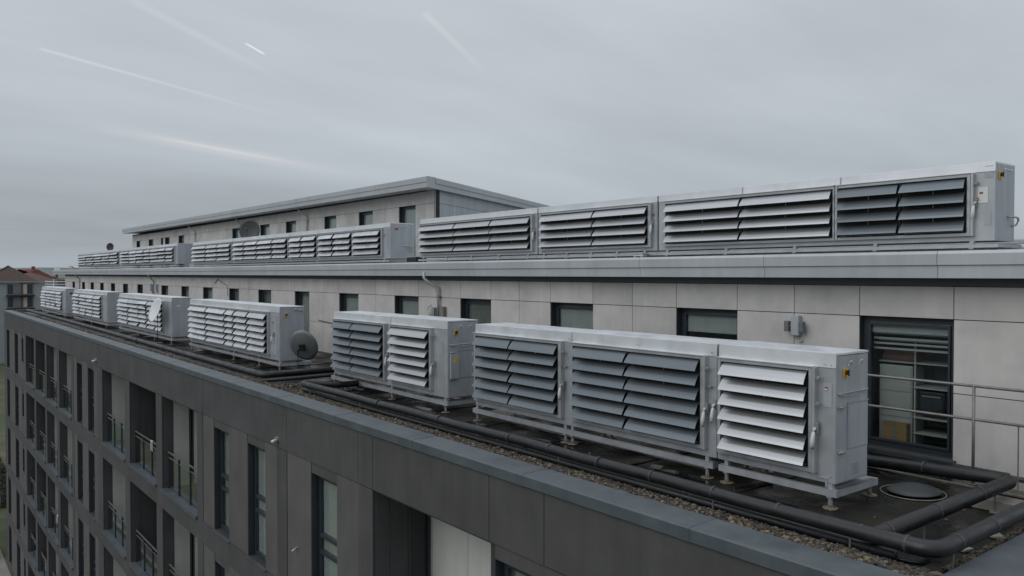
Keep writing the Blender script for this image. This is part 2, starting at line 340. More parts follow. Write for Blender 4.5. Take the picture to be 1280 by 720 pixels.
for k in range(NF):
    dz = -PITCH*k
    for za, zb in zones:
        ws = sorted([w_ for w_ in wins+narrow if za-.1 <= w_[0] and w_[1] <= zb+.1]); x = za
        for w_ in ws:
            if w_[0]-x > .12: panel('infill_panel', 'taupe', x, w_[0]-.004, ZB-.01+dz, -1.05+dz, YF+.012, .028)
            top_ = ZT_W-.1 if w_ in narrow else ZT_W
            panel('lintel_panel', 'slate', w_[0], w_[1], top_+dz, -1.05+dz, YF+.022, .016)
            if w_ in narrow: panel('infill_panel', 'taupe', w_[0], w_[1], ZB-.01+dz, -2.96+dz, YF+.012, .028)
            x = w_[1]+.004
        if zb-x > .12: panel('infill_panel', 'taupe', x, zb, ZB-.01+dz, -1.05+dz, YF+.012, .028)
rr = random.Random(3)
for k in range(NF):
    dz = -PITCH*k
    for i, (a, b) in enumerate(wins):
        bl = 'curtain' if (i+k) % 3 == 0 else ('blind' if i in (1, 2, 3) or rr.random() < .35 else 'blind_dark')
        window(a, b, ZB+dz, ZT_W+dz, YF+.02, .17, bl, transoms=(-2.62+dz, -2.98+dz), blind_drop=(rr.choice([.45, .6, .8, .99]) if k or i > 4 else .99))
    for a, b in narrow: window(a, b, -2.95+dz, ZT_W-.1+dz, YF+.02, .17, 'blind_dark')
# balconies
def balcony(x0, x1, z0, z1, style):
    y0, yb = YF+.305, 8.72
    g = MB().box(x0-.0, x1, y0, yb+.1, z0-.14, z0-.002)
    R = g.build('balcony', M['slate'], B)
    box('ceiling', 'greyrender', x0, x1, y0, yb+.1, z1+.002, z1+.12, R)
    box('edge_coping', 'coping', x0-.02, x1+.03, YF-.06, y0-.003, z0-.09, z0+.012, R)
    m1 = {'pale': 'greyrender', 'dark': 'slate', 'mid': 'greyrender'}[style]
    # left cheek in three lengths, the pale one carrying a dark door
    box('cheek_panel', 'slate', x0-.1, x0+.002, YF+.05, 7.46, z0, z1, R)
    box('cheek_panel', m1 if style != 'mid' else 'slate', x0-.1, x0-.004, 7.47, 7.86 if style == 'mid' else 7.97, z0, z1, R)
    ys = 7.87 if style == 'mid' else 7.98
    ye = 8.38 if style == 'mid' else 8.12
    if style == 'dark':
        box('cheek_panel', 'slate', x0-.1, x0-.006, 7.98, yb, z0, z1, R)
    else:
        d = MB().box(x0-.1, x0+.0, ys, ys+.05, z0, z1).box(x0-.1, x0+.0, ye-.05, ye, z0, z1).box(x0-.1, x0, ys+.05, ye-.05, z0, z0+.08).box(x0-.1, x0, ys+.05, ye-.05, z1-.08, z1).build('side_door', M['anthracite'], R)
        box('side_pane', 'oven', x0-.08, x0-.06, ys+.05, ye-.05, z0+.08, z1-.08, R)
        box('cheek_panel', 'white', x0-.1, x0-.004, ye+.006, yb, z0, z1, R)
    box('right_cheek', 'slate', x1-.002, x1+.1, YF+.05, yb, z0, z1, R)
    # back wall of pale boards and a glazed door
    bm = 'slate' if style == 'dark' else 'white'
    n = 3; wv = (x1-x0)/n
    yb2 = 8.42 if style == 'mid' else yb
    for i in range(n):
        if i < n-1 or style != 'dark': box('back_board', bm, x0+i*wv+.006, x0+(i+1)*wv-.006, yb2, yb2+.06, z0, z1, R)
    if style == 'dark': box('back_door', 'oven', x1-wv, x1, yb, yb+.05, z0, z1, R)
    # balustrade: two rails, posts, glass
    zr = z0+1.20
    box('handrail', 'railmetal', x0+.07, x1-.07, YF+.16, YF+.21, zr, zr+.03, R)
    box('midrail', 'railmetal', x0+.07, x1-.07, YF+.17, YF+.20, zr-.17, zr-.145, R)
    box('return_rail', 'railmetal', x1-.11, x1-.07, YF+.22, 8.2, zr+.02, zr+.05, R)
    nP = 4
    for i in range(nP):
        xp = x0+.09+(x1-x0-.18)*i/(nP-1)
        box('post', 'anthracite', xp-.025, xp+.025, YF+.155, YF+.215, z0, zr-.003, R)
        if i < nP-1:
            xq = x0+.09+(x1-x0-.18)*(i+1)/(nP-1)
            box('glass_panel', 'glass', xp+.035, xq-.035, YF+.18, YF+.19, z0+.1, zr-.2, R)
    return R
styles = ['mid', 'mid', 'pale', 'dark', 'pale', 'pale', 'pale', 'dark', 'dark']
for k in range(NF):
    for (a, b), st in zip(bals, styles): balcony(a, b, ZB-PITCH*k, ZT_B-PITCH*k, st)

def balcony_chair(label, x, y, z, rot, m):
    T = thing('balcony_chair', label, 'chair', (x, y, z)); Q = Matrix.Rotation(rot, 3, 'Z')
    def put(mb, nm, mm): mb.v = [tuple(Q @ Vector(v)+Vector((x, y, z))) for v in mb.v]; return mb.build(nm, M[mm], T)
    put(MB().box(-.26, .26, -.25, .25, .42, .46), 'seat', m); put(MB().prism([(.22, .46), (.26, .46), (.36, 1.0), (.33, 1.02)], -.26, .26), 'backrest', m)
    for sx in (-1, 1):
        for sy in (-1, 1): put(MB().tube([(sx*.22, sy*.2, .42), (sx*.25, sy*.24, .003)], .014, 6), 'leg', 'steel')
def planter(label, x, y, z, h, seed):
    T = thing('potted_plant', label, 'plant', (x, y, z)); r = random.Random(seed)
    MB().tube([(x, y, z+.003), (x, y, z+.30)], [.12, .17], 12).build('pot', M['lead'], T)
    f = MB()
    for _ in range(120):
        v = Vector((x+r.gauss(0, .12), y+r.gauss(0, .12), z+.3+h*r.random())); a, b = [Vector((r.uniform(-1, 1), r.uniform(-1, 1), r.uniform(-.5, 1))).normalized()*.08 for _ in '12']
        f.add([v, v+a, v+a+b, v+b], [(0, 1, 2, 3)])
    f.build('leaves', M['leaf'], T)
def towel(label, x, y, z, m):
    T = thing('towel', label, 'towel', (x, y, z)); MB().prism([(y-.03, z-.35), (y-.035, z), (y, z+.02), (y+.035, z), (y+.03, z-.28), (y+.025, z-.28), (y+.028, z-.002), (y, z+.012), (y-.028, z-.002), (y-.024, z-.35)], x-.14, x+.14).build('cloth', M[m], T)
balcony_chair('dark high backed chair on the top balcony left of the nearest large balcony', -29.6, 7.95, ZB, 2.6, 'anthracite')
balcony_chair('dark chair on the top floor balcony nearest the narrow windows', -25.2, 7.9, ZB, .6, 'anthracite')
balcony_chair('pale chair on the second floor down balcony with the pale wall', -34.6, 7.9, ZB-PITCH, 1.2, 'plastic')
balcony_chair('dark chair on the top floor balcony of the far group', -46.0, 7.9, ZB, 1.2, 'oven')
planter('potted plant on the top balcony between pale cheek and spotlight', -34.0, 7.8, ZB, .6, 5)
planter('potted plant two floors down on the pale cheeked balcony', -33.9, 7.8, ZB-PITCH*2, .7, 6)
planter('potted plant on the far group balcony one floor down', -45.4, 7.8, ZB-PITCH, .6, 7)
towel('white towel hung over the rail of the dark top floor balcony', -29.9, YF+.19, ZB+1.235, 'fascia')
towel('grey blanket hung over the rail of a far lower balcony', -50.2, YF+.19, ZB-PITCH*2+1.235, 'fascia')
# ---- parapet coping and roof deck
x = XR+.05; i = 0
while x > XL-.05:
    x2 = max(x-3.0, XL-.08)
    if x > -45: MB().prism([(YF-.039, -.02), (YF-.039, .127), (YF-.022, .144), (7.54, .159), (7.54, .140), (YF-.02, .12)], x-.07, x+.07).build('joint_cover', M['coping'], B)
    MB().prism([(YF-.035, -.02), (YF-.035, .125), (YF-.02, .14), (7.54, .155), (7.54, -.02)], x2+.003, x-.003).build('coping_section', M['coping'], B, bevel=.004)
    x = x2
for yy in (7.565, 9.6, 11.6):
    MB().box(-3.38, XR+.04, yy+.003, min(yy+2.03, 13.4), -.02, .15).build('coping_section', M['coping'], B, bevel=.004)
for yy in (7.565, 9.6, 11.4): MB().box(XL-.08, XL+.35, yy+.003, min(yy+2.03, 12.98), -.02, .15).build('coping_section', M['coping'], B)
deck = MB(); nx, ny = 150, 12     # gently uneven felt
vx = [XL+.35+(-3.38-XL-.35)*i/nx for i in range(nx+1)]; vy = [7.56+(13.2-7.56)*j/ny for j in range(ny+1)]
dr = random.Random(5)
deck.add([(a, b, dr.uniform(-.006, .006)) for b in vy for a in vx], [(j*(nx+1)+i, j*(nx+1)+i+1, (j+1)*(nx+1)+i+1, (j+1)*(nx+1)+i) for j in range(ny) for i in range(nx)])
deck.build('roof_deck', M['membrane'], B, smooth=True)
# felt laps
xx = -4.6
while xx > -40:
    MB().prism([(7.95, .006), (7.95, .014), (12.4, .014), (12.4, .006)], xx-1.0, xx-.006).build('felt_sheet', M['membrane'], B); xx -= 2.0

# ---- first set-back storey
Y1 = 13.0; X1L, X1R = -84.0, -2.95
w1 = [(-7.0, -5.48), (-11.0, -9.48), (-15.03, -13.51), (-19.0, -17.52), (-22.8, -21.3), (-26.85, -25.33), (-30.89, -29.48), (-34.94, -33.43), (-38.8, -37.41), (-42.86, -41.3), (-46.77, -45.35), (-50.94, -49.45),
      (-56.83, -55.36), (-60.95, -59.4), (-64.78, -63.4), (-68.57, -67.3), (-72.28, -71.0), (-75.92, -74.65), (-80.41, -79.2)]
ops = [(a, b, .10, 2.27) for a, b in w1]
xs = sorted({X1L, X1R} | {v for o in ops for v in o[:2]}); zs = [-.02, .10, 2.27, 2.93]
openings_wall('first_storey_wall', 'backing', xs, zs, ops, Y1+.03, Y1+.25, B)
MB().box(X1L, X1R, Y1+1.1, 30.5, -.01, 3.3).box(X1L, X1L+.3, Y1+.25, Y1+1.1, -.01, 3.3).box(X1R-.3, X1R, Y1+.25, Y1+1.1, -.01, 3.3).build('storey_core', M['room'], B)
def cladding(x0, x1, openz, Y, rows, ztop, name='wall_panel'):
    cuts = [x1]
    prev = x1
    for a, b in sorted(openz, key=lambda o: -o[0]):
        if prev-b > .3:
            n = max(1, round((prev-b)/1.23))
            for i in range(1, n+1): cuts.append(prev-(prev-b)*i/n)
        cuts.append(a); prev = a
    if prev-x0 > .3:
        n = max(1, round((prev-x0)/1.23))
        for i in range(1, n+1): cuts.append(prev-(prev-x0)*i/n)
    for b, a in zip(cuts[:-1], cuts[1:]):
        if b-a < .05: continue
        isw = any(abs(a-o[0]) < .02 and abs(b-o[1]) < .02 for o in openz)
        for (za, zb) in rows:
            if isw and zb <= ztop+.05: continue
            g = .007
            box(name, 'clad', a+g, b-g, Y+rr.uniform(0, .003), Y+.028, za+g, zb-g, B)
cladding(X1L, X1R, w1, Y1, [(.02, 1.14), (1.14, 2.285), (2.285, 2.80)], 2.285)
box('head_trim', 'soffit', X1L, X1R, Y1-.02, Y1+.028, 2.805, 2.925, B)
box('threshold_strip', 'soffit', X1L, X1R, Y1-.06, Y1+.02, -.01, .03, B)
for i, (a, b) in enumerate(w1):
    if i == 0: continue
    bl = ['blind', 'blind', 'blind', 'blind_dark', 'blind', 'blind', 'curtain', 'blind_dark', 'blind_dark'][i % 9] if i != 1 else 'blind'
    window(a, b, .10, 2.27, Y1+.02, .16, bl, name='window', blind_drop=.22 if i == 1 else 1.0, sill=False)
window(-7.0, -5.48, .10, 2.27, Y1+.02, .12, 'blind', blind_drop=.12, sill=True, fw=.085)
# fascia of the first storey roof, in lengths
x = -2.5; i = 0
while x > -88:
    x2 = max(x-3.05, -88.2)
    MB().prism([(12.60, 2.93), (12.60, 3.125), (12.57, 3.13), (12.57, 3.30), (12.60, 3.345), (12.9, 3.35), (12.9, 2.93)], x2+.003, x-.003).build('fascia_section', M['fascia'], B, bevel=.003)
    x = x2
box('soffit', 'soffit', -88.2, -2.5, 12.905, Y1+.03, 2.93, 2.96, B)
MB().box(-88.2, -2.5, 12.905, 31, 3.2, 3.33).build('upper_roof_deck', M['roofgrey'], B)

# ---- top storey with oblique end
Y2 = 17.0; X2R, X2L = -26.65, -76.0
ob = Vector((-.5068, .862, 0))
w2 = [(-29.42, -28.08), (-33.05, -31.72), (-36.71, -35.4), (-41.54, -40.18), (-45.31, -43.9), (-50.08, -48.6), (-61.78, -60.36), (-65.46, -64.21), (-66.62, -66.0), (-70.37, -68.93), (-74.46, -73.21)]
ops = [(a, b, 3.4, 5.80) for a, b in w2]
xs = sorted({X2L, X2R} | {v for o in ops for v in o[:2]}); zs = [3.33, 3.4, 5.80, 6.4]
openings_wall('top_storey_wall', 'backing', xs, zs, ops, Y2+.03, Y2+.25, B)
cladding(X2L, X2R, w2, Y2, [(3.36, 4.5), (4.5, 5.80), (5.80, 6.30)], 5.80)
for i, (a, b) in enumerate(w2): window(a, b, 3.4, 5.80, Y2+.02, .14, ['blind', 'blind', 'blind', 'curtain'][i % 4], sill=False, blind_drop=.9 if i != 2 else 1)
e0 = Vector((X2R, Y2, 0)); e1 = e0+ob*15
MB().add([(e0.x, e0.y, 3.33), (e1.x, e1.y, 3.33), (e1.x-6, e1.y, 3.33), (X2R-6, Y2+1.0, 3.33), (e0.x, e0.y, 6.35), (e1.x, e1.y, 6.35), (e1.x-6, e1.y, 6.35), (X2R-6, Y2+1.0, 6.35)],
         [(0,1,5,4),(1,2,6,5),(2,3,7,6),(3,0,4,7),(4,5,6,7),(0,3,2,1)]).build('end_wall_core', M['backing'], B)
endn = Vector((ob.y, -ob.x, 0)); ang = math.atan2(ob.y, ob.x)
for i in range(11):
    for za, zb in ((3.36, 5.80), (5.80, 6.30)):
        c = e0+ob*(.64+1.28*i)+endn*.018
        inst('end_panel', ('endp', za), lambda: MB().box(-.63, .63, -.014, .014, -(zb-za)/2+.007, (zb-za)/2-.007).mesh('end_panel', M['casing']), (c.x, c.y, (za+zb)/2), B, rot=(0, 0, ang))
MB().box(X2L, X2R-6, Y2+1.0, 29.5, 3.33, 6.3).box(X2L, X2L+.3, Y2+.25, Y2+1.0, 3.33, 6.3).build('top_storey_core', M['room'], B)
# roof slab with overhang: sections along the front, slight fall to the right
RF = 16.2
def rz(x): return (x+25.9)/(-50.0)*.20
nS = 16; xa, xb = -25.9, -75.95
for i in range(nS):
    p, q = xa+(xb-xa)*i/nS-(.003 if i else 0), xa+(xb-xa)*(i+1)/nS+.003
    m_ = MB()
    for (prof) in ([(RF, 6.30), (RF, 6.50), (RF-.03, 6.505), (RF-.03, 6.70), (RF, 6.72), (RF+.6, 6.74), (RF+.6, 6.30)],):
        n = len(prof); vs = [(p, y, z+rz(p)) for y, z in prof]+[(q, y, z+rz(q)) for y, z in prof]
        if i == 0: vs = [(x_+ob.x/ob.y*(y-RF), y, z) if j < n else (x_, y, z) for j, (x_, y, z) in enumerate(vs)]
        m_.add(vs, [(j, (j+1) % n, n+(j+1) % n, n+j) for j in range(n)]+[tuple(range(n-1, -1, -1)), tuple(range(n, 2*n))])
    m_.build('fascia_section', M['fascia'], B)
for i in range(5):
    s0, s1 = Vector((xa, RF, 0))+ob*(.6/ob.y+3.2*i), Vector((xa, RF, 0))+ob*(.6/ob.y+3.2*(i+1)-.006)
    dn = Vector((-endn.x, -endn.y, 0))*.6
    def quadp(o1, o2, z0, z1):
        a, b, c, d = s0+o1, s1+o1, s1+o2, s0+o2
        return [(a.x,a.y,z0),(b.x,b.y,z0),(c.x,c.y,z0),(d.x,d.y,z0),(a.x,a.y,z1),(b.x,b.y,z1),(c.x,c.y,z1),(d.x,d.y,z1)]
    fcs = [(0,3,2,1),(4,5,6,7),(0,1,5,4),(1,2,6,5),(2,3,7,6),(3,0,4,7)]
    MB().add(quadp(Vector(), dn, 6.30, 6.502), fcs).add(quadp(endn*.03, dn, 6.506, 6.72), fcs).build('fascia_section', M['fascia'], B)
MB().add([(xa-.5, RF+.6, 6.32), (xb, RF+.6, 6.52), (xb, 30, 6.52), (xa+ob.x/ob.y*13.8-.5, 30, 6.32), (xa-.5, RF+.6, 6.6), (xb, RF+.6, 6.9), (xb, 30, 6.9), (xa+ob.x/ob.y*13.8-.5, 30, 6.6)],
         [(0,1,2,3),(4,7,6,5),(0,4,5,1),(1,5,6,2),(2,6,7,3),(3,7,4,0)]).build('top_roof_slab', M['soffit'], B)

# downpipes fixed to the walls
def downpipe(x, yw, zt, zb, side=-.25, hopper=False):
    p = MB().tube([(x+side, yw-.42, zt+.12), (x+side, yw-.42, zt-.06), (x+side*.6, yw-.28, zt-.22), (x, yw-.08, zt-.38), (x, yw-.08, zb)], .045, 10).build('downpipe', M['fascia'], B, smooth=True)
    for z_ in (zt-.6, zb+.1):
        if z_ > zb: MB().box(x-.07, x+.07, yw-.13, yw, z_-.02, z_+.02).build('bracket', M['steel'], p)
    return p
downpipe(-20.05, Y1, 2.93, 1.3); downpipe(-52.4, Y1, 2.93, .2, .2); downpipe(-76.6, Y1, 2.93, .2, .2)
downpipe(-57.5, Y2, 6.3, 3.5); downpipe(-38.6, Y2, 6.3, 4.9); downpipe(-48.2, Y2, 6.3, 3.5, .1)

# ================================================================== CONDENSER UNITS
def blade_mesh(wd, mname, h):
    m = MB(); k = h/.19
    top = [(.02, .004), (-.020, -.030*k), (-.062, -.084*k), (-.104, -.150*k), (-.122, -.190*k)]
    und = [(-.112, -.188*k), (-.094, -.148*k), (-.054, -.080*k), (-.012, -.028*k), (.022, -.004)]
    prof = top+und; n = len(prof)
    sk = [-.004*(-y/.1) for y, z in prof]
    m.prism(prof, -wd/2, wd/2, sk, [.022*(-y/.1) for y, z in prof])
    # end cheeks closing the blade
    return m.mesh('blade', M[mname])
brr = random.Random(11)
def module(U, xl, xr, cols, z0, z1, Y, rows, bm, sp=None, latches=True, far=False):
    """one louvred bay: opening z0..z1 between xl and xr (frame outside), cols = blade column edges"""
    fw = .05; D = .075
    f = MB().box(xl-fw, xl, Y-D, Y, z0-fw, z1+fw).box(xr, xr+fw, Y-D, Y, z0-fw, z1+fw).box(xl, xr, Y-D, Y, z1, z1+fw).box(xl, xr, Y-D, Y, z0-fw, z0)
    F = f.build('louvre_frame', M['galv'], U, bevel=0 if far else .004)
    box('head_flashing', 'hood', xl-fw-.01, xr+fw+.01, Y-D-.02, Y-.001, z1+fw+.002, z1+fw+.012, U)
    if not far: box('side_channel', 'galv', xr+fw+.012, xr+fw+.045, Y-D-.015, Y-.001, z0-fw, z1+fw, U)
    box('coil', 'coil', xl, xr, Y-.014, Y-.008, z0, z1, F)
    ph = (z1-z0)/rows
    for a, b in zip(cols[:-1], cols[1:]):
        for r in range(rows):
            zz_ = z1-.018-ph*r
            jit = (brr.uniform(-.16, .10) if far else (brr.uniform(-.05, .04) if bm == 'blade_far' else brr.uniform(-.035, .030)))
            wdt = b-a-(.15 if (far or bm == 'blade_far') else .07)
            inst('blade', ('bl', round(wdt, 3), bm if isinstance(bm, str) else 'x', round(ph, 3)), lambda: blade_mesh(wdt, bm, ph*.74), ((a+b)/2, Y-.062, zz_), U, rot=(jit, brr.uniform(-.006, .006) if bm == 'blade_far' else 0, brr.uniform(-.004, .004)+(brr.uniform(-.03, .03) if far else 0)))
        if not far: MB().box(a+.06, b-.06, Y-.030, Y-.022, z0+.02, z0+.03).tube([((a+b)/2, Y-.035, z0+.01), ((a+b)/2, Y-.035, z1-.01)], .007, 6).build('link_rod', M['steel'], U)
        if a != cols[0]: box('mullion', 'coil', a-.010, a+.010, Y-.06, Y-.006, z0, z1, U)
def latch(U, x, Y, z, s=1.0):
    return MB().box(x-.03*s, x+.05*s, Y-.03, Y-.004, z-.012*s, z+.012*s).tube([(x+.03*s, Y-.035, z+.02), (x+.07*s, Y-.05, z+.012)], .011*s, 8).build('latch', M['steel'], U)
def lever(U, x, Y, z):
    m = MB().tube([(x, Y-.06, z+.13), (x-.004, Y-.075, z+.09), (x-.012, Y-.08, z), (x-.022, Y-.075, z-.08), (x-.028, Y-.065, z-.10)], [.014, .024, .030, .024, .01], 10)
    o = m.build('lever_handle', M['plastic'], U, smooth=True)
    MB().tube([(x+.01, Y-.03, z+.13), (x+.01, Y-.08, z+.16)], .026, 10).box(x-.025, x+.035, Y-.04, Y-.004, z+.10, z+.24).build('lever_bracket', M['steel'], U); return o
def end_latch(U, X, y, z, s=1.0):
    return MB().tube([(X+.02, y-.045*s, z), (X+.035, y, z+.004), (X+.02, y+.06*s, z+.006)], .012, 8).box(X, X+.025, y-.03, y+.03, z-.018, z+.018).build('latch', M['steel'], U)
def isolator(U, X, y, z, s=1.0):
    p = box('isolator', 'yellow', X+.003, X+.02, y-.038*s, y+.038*s, z-.05*s, z+.05*s, U)
    MB().tube([(X+.02, y, z+.01), (X+.05, y, z+.01)], .026*s, 12).box(X+.05, X+.062, y-.010, y+.010, z-.03*s, z+.04*s).build('isolator_knob', M['black'], p)
    MB().box(X+.021, X+.024, y-.03*s, y-.012*s, z-.045*s, z-.02*s).build('isolator_tag', M['red'], p); return p
def frame_feet(U, xl, xr, Y, dep, zr, hr, zfloor, xfeet, zh):
    """base frame of channel rails plus adjustable feet"""
    box('base_rail', 'galv', xl, xr, Y, Y+.06, zr, zr+hr, U); box('base_rail', 'galv', xl, xr, Y+dep, Y+dep+.06, zr, zr+hr, U)
    for x_ in (xl, xr-.06): box('cross_rail', 'galv', x_+.002, x_+.058, Y+.06, Y+dep, zr+.002, zr+hr+.003, U)
    MB().add([(xr-.2, Y-.004, zr+hr+.003), (xr+.004, Y-.004, zr+hr+.003), (xr+.004, Y+dep+.06, zr+hr+.003), (xr-.2, Y+dep+.06, zr+hr+.003)], [(0,1,2,3)]).build('frame_cap', M['galv'], U)
    for i, x_ in enumerate(xfeet):
        for yy in (Y+.03, Y+dep+.03):
            ft = MB().box(x_-.035, x_+.035, yy-.035, yy+.035, zr-.02, zr-.001).tube([(x_, yy, zfloor+.02), (x_, yy, zr-.01)], .024, 8)
            ft.box(x_-.03, x_+.03, yy-.004, yy+.004, zfloor+.02, zr-.02)
            F = ft.build('foot', M['steel'], U)
            MB().tube([(x_, yy, zfloor+.016), (x_, yy, zfloor+.026)], .095, 14).build('base_plate', M['rust'], F)
            MB().tube([(x_, yy, zfloor+.026), (x_, yy, zfloor+.06)], .024, 8).build('nut', M['steel'], F)
        if zh-(zr+hr) > .03: box('spacer', 'galv', x_-.03, x_+.03, Y+.02, Y+.08, zr+hr+.004, zh-.001, U)
def hood(U, xl, xr, Y, dep, zlo, zhi):
    MB().prism([(Y-.014, zlo), (Y-.016, zlo+.006), (Y-.008, zhi), (Y+dep+.01, zhi), (Y+dep+.01, zhi-.03), (Y+.02, zhi-.03), (Y-.002, zlo+.01)], xl, xr).build('hood', M['hood'], U, bevel=.003)
def body(U, xl, xr, Y, dep, z0, z1, near=True):
    return MB().box(xl, xr, Y, Y+dep, z0, z1).build('casing', M['casing'], U, bevel=.006 if near else 0)
def seams(U, xs, Y, z0, z1):
    for x_ in xs: box('seam_strip', 'galv', x_-.035, x_+.035, Y-.010, Y-.001, z0+.02, z1-.02, U)
def bolts(U, pts, Y):
    m = MB()
    for x_, z_ in pts: m.tube([(x_, Y-.002, z_), (x_, Y-.014, z_)], .009, 6)
    m.build('bolts', M['steel'], U, kind='stuff')
def front_skin(U, xl, xr, Y, z0, z1):
    """brighter folded sheet on the casing front below and beside the louvres"""
    box('front_panel', 'galv', xl+.004, xr-.004, Y-.006, Y-.0005, z0+.004, z1-.004, U)

grpL = 'louvred condenser units on the lower roof'; grpU = 'louvred condenser units on the upper roof'
Yl, Dl, Zb, Zt = 9.4, .78, .33, 1.98
def end_marks(U, X, Y, dep, z0, z1, near=True):
    h = z1-z0
    isolator(U, X, Y+.20*dep/.78, z0+h*.865, 1.15)
    if not near: return
    # upper and lower access panels with folded edges
    box('access_panel', 'casing', X+.001, X+.012, Y+.27, Y+dep-.02, z0+h*.26, z0+h*.62, U)
    MB().box(X+.012, X+.022, Y+.26, Y+dep-.01, z0+h*.622, z0+h*.630).box(X+.012, X+.02, Y+.265, Y+.275, z0+h*.26, z0+h*.62).build('panel_trim', M['galv'], U)
    box('lower_panel', 'casing', X+.001, X+.008, Y+.01, Y+dep-.03, z0+.02, z0+h*.24, U)
    for y_, z_ in ((Y+.10, z0+h*.60), (Y+.10, z0+h*.245)): end_latch(U, X, y_, z_, 1.6)
    MB().tube([(X+.012, Y+.05, z0+h*.70), (X+.035, Y+.2, z0+h*.685), (X+.03, Y+.5, z0+h*.68), (X+.012, Y+dep-.05, z0+h*.70)], .007, 6).build('loop_cable', M['steel'], U)
    MB().tube([(X+.01, Y+.03, z0+h*.705), (X+.012, Y+dep-.02, z0+h*.712)], .008, 6).build('panel_ridge', M['galv'], U)
    # lifting hook slots and pressed vent
    for y_ in (Y+.32, Y+.58):
        MB().tube([(X+.01, y_-.05, z1-.13), (X+.02, y_-.04, z1-.08), (X+.02, y_+.02, z1-.07), (X+.01, y_+.05, z1-.12)], .006, 6).build('lifting_lug', M['plastic'], U)
    v = MB()
    for i in range(4): v.box(X+.008, X+.014, Y+.36+.05*i, Y+.375+.05*i, z0+.10, z0+.21)
    v.box(X+.008, X+.012, Y+.33, Y+.56, z0+.085, z0+.092).box(X+.008, X+.012, Y+.33, Y+.56, z0+.218, z0+.225)
    v.build('pressed_vent', M['galv'], U)
def unit_thing(label, xc, Y, z, grp): return thing('condenser_unit', label, 'condenser unit', (xc, Y+.4, z), grp)

# A1: nearest single-bay unit
U = unit_thing('nearest lower roof condenser unit, single bay of six bright silver blades, yellow switch', -6.25, Yl, 0, grpL)
body(U, -7.17, -5.36, Yl, Dl, Zb, Zt-.03); front_skin(U, -7.17, -5.36, Yl, Zb, Zt-.14); hood(U, -7.15, -5.36, Yl, Dl, 1.80, 1.99)
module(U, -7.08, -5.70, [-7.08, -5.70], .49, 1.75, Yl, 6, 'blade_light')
latch(U, -5.60, Yl-.05, 1.66); latch(U, -5.60, Yl-.05, 1.33); lever(U, -5.60, Yl-.04, .86); lever(U, -7.20, Yl-.01, .95)
box('rating_plate', 'casing', -5.53, -5.41, Yl-.014, Yl-.0065, 1.30, 1.60, U)
lp = box('warning_sticker', 'red', -5.505, -5.465, Yl-.018, Yl-.0145, 1.51, 1.56, U); box('label_line', 'plastic', -5.505, -5.47, Yl-.0195, Yl-.0182, 1.515, 1.535, lp)
bolts(U, [(-5.50, 1.93-.09), (-5.42, 1.84), (-5.6, .38), (-7.0, .4), (-6.3, .4), (-5.42, .42)], Yl-.005)
MB().box(-5.56, -5.46, Yl-.02, Yl-.007, .38, .40).box(-5.49, -5.46, Yl-.02, Yl-.007, .28, .38).build('lift_tab', M['galv'], U)
end_marks(U, -5.36, Yl, Dl, Zb, Zt-.03)
frame_feet(U, -7.14, -5.33, Yl-.03, .98, .17, .09, 0, (-7.02, -5.43), Zb)
# A2+A3: double unit on one frame
U = unit_thing('wide lower roof condenser unit with two bays of paired dark blue-grey blades', -10.2, Yl, 0, grpL)
body(U, -13.18, -7.19, Yl, Dl, Zb, Zt-.03); front_skin(U, -13.18, -7.19, Yl, Zb, Zt-.14)
hood(U, -10.26, -7.19, Yl, Dl, 1.80, 1.985); hood(U, -13.18, -10.30, Yl, Dl, 1.80, 1.975)
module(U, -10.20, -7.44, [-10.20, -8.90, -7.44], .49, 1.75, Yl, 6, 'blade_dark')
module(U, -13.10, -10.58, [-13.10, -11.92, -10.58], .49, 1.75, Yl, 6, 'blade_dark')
seams(U, (-10.28,), Yl-.004, .36, 1.8)
for x_ in (-7.34, -10.47):
    latch(U, x_, Yl-.05, 1.62); latch(U, x_+.03, Yl-.02, 1.36); lever(U, x_, Yl-.04, .88)
bolts(U, [(-7.26, 1.86), (-8.7, 1.87), (-10.24, 1.86), (-10.33, 1.86), (-11.8, 1.87), (-13, 1.86), (-9, .4), (-12, .4)], Yl-.03)
frame_feet(U, -13.25, -7.24, Yl-.03, .98, .17, .09, 0, (-13.12, -10.45, -10.27, -7.36), Zb)
# B
U = unit_thing('third lower roof condenser unit, dark paired bay beside paler single bay, yellow sticker on end', -16.9, Yl, 0, grpL)
body(U, -19.70, -14.21, Yl, Dl, Zb, Zt-.03); front_skin(U, -19.70, -14.21, Yl, Zb, Zt-.14); hood(U, -16.62, -14.21, Yl, Dl, 1.80, 1.99); hood(U, -19.72, -16.66, Yl, Dl, 1.80, 1.98)
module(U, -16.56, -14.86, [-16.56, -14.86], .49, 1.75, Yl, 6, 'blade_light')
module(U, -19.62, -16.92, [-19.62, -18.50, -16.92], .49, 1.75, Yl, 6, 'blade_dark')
latch(U, -14.72, Yl-.05, 1.64); box('rating_plate', 'casing', -14.55, -14.40, Yl-.014, Yl-.0065, 1.25, 1.55, U); lever(U, -14.70, Yl-.04, .86); lever(U, -16.70, Yl-.04, .9)
end_marks(U, -14.21, Yl, Dl, Zb, Zt-.03)
sb = box('switch_box', 'casing', -14.198, -14.15, Yl+.04, Yl+.24, .75, 1.28, U); box('warning_sticker', 'yellow', -14.1495, -14.147, Yl+.10, Yl+.19, 1.08, 1.18, sb)
frame_feet(U, -19.85, -14.19, Yl-.03, .98, .17, .09, 0, (-19.7, -16.6, -14.3), Zb)
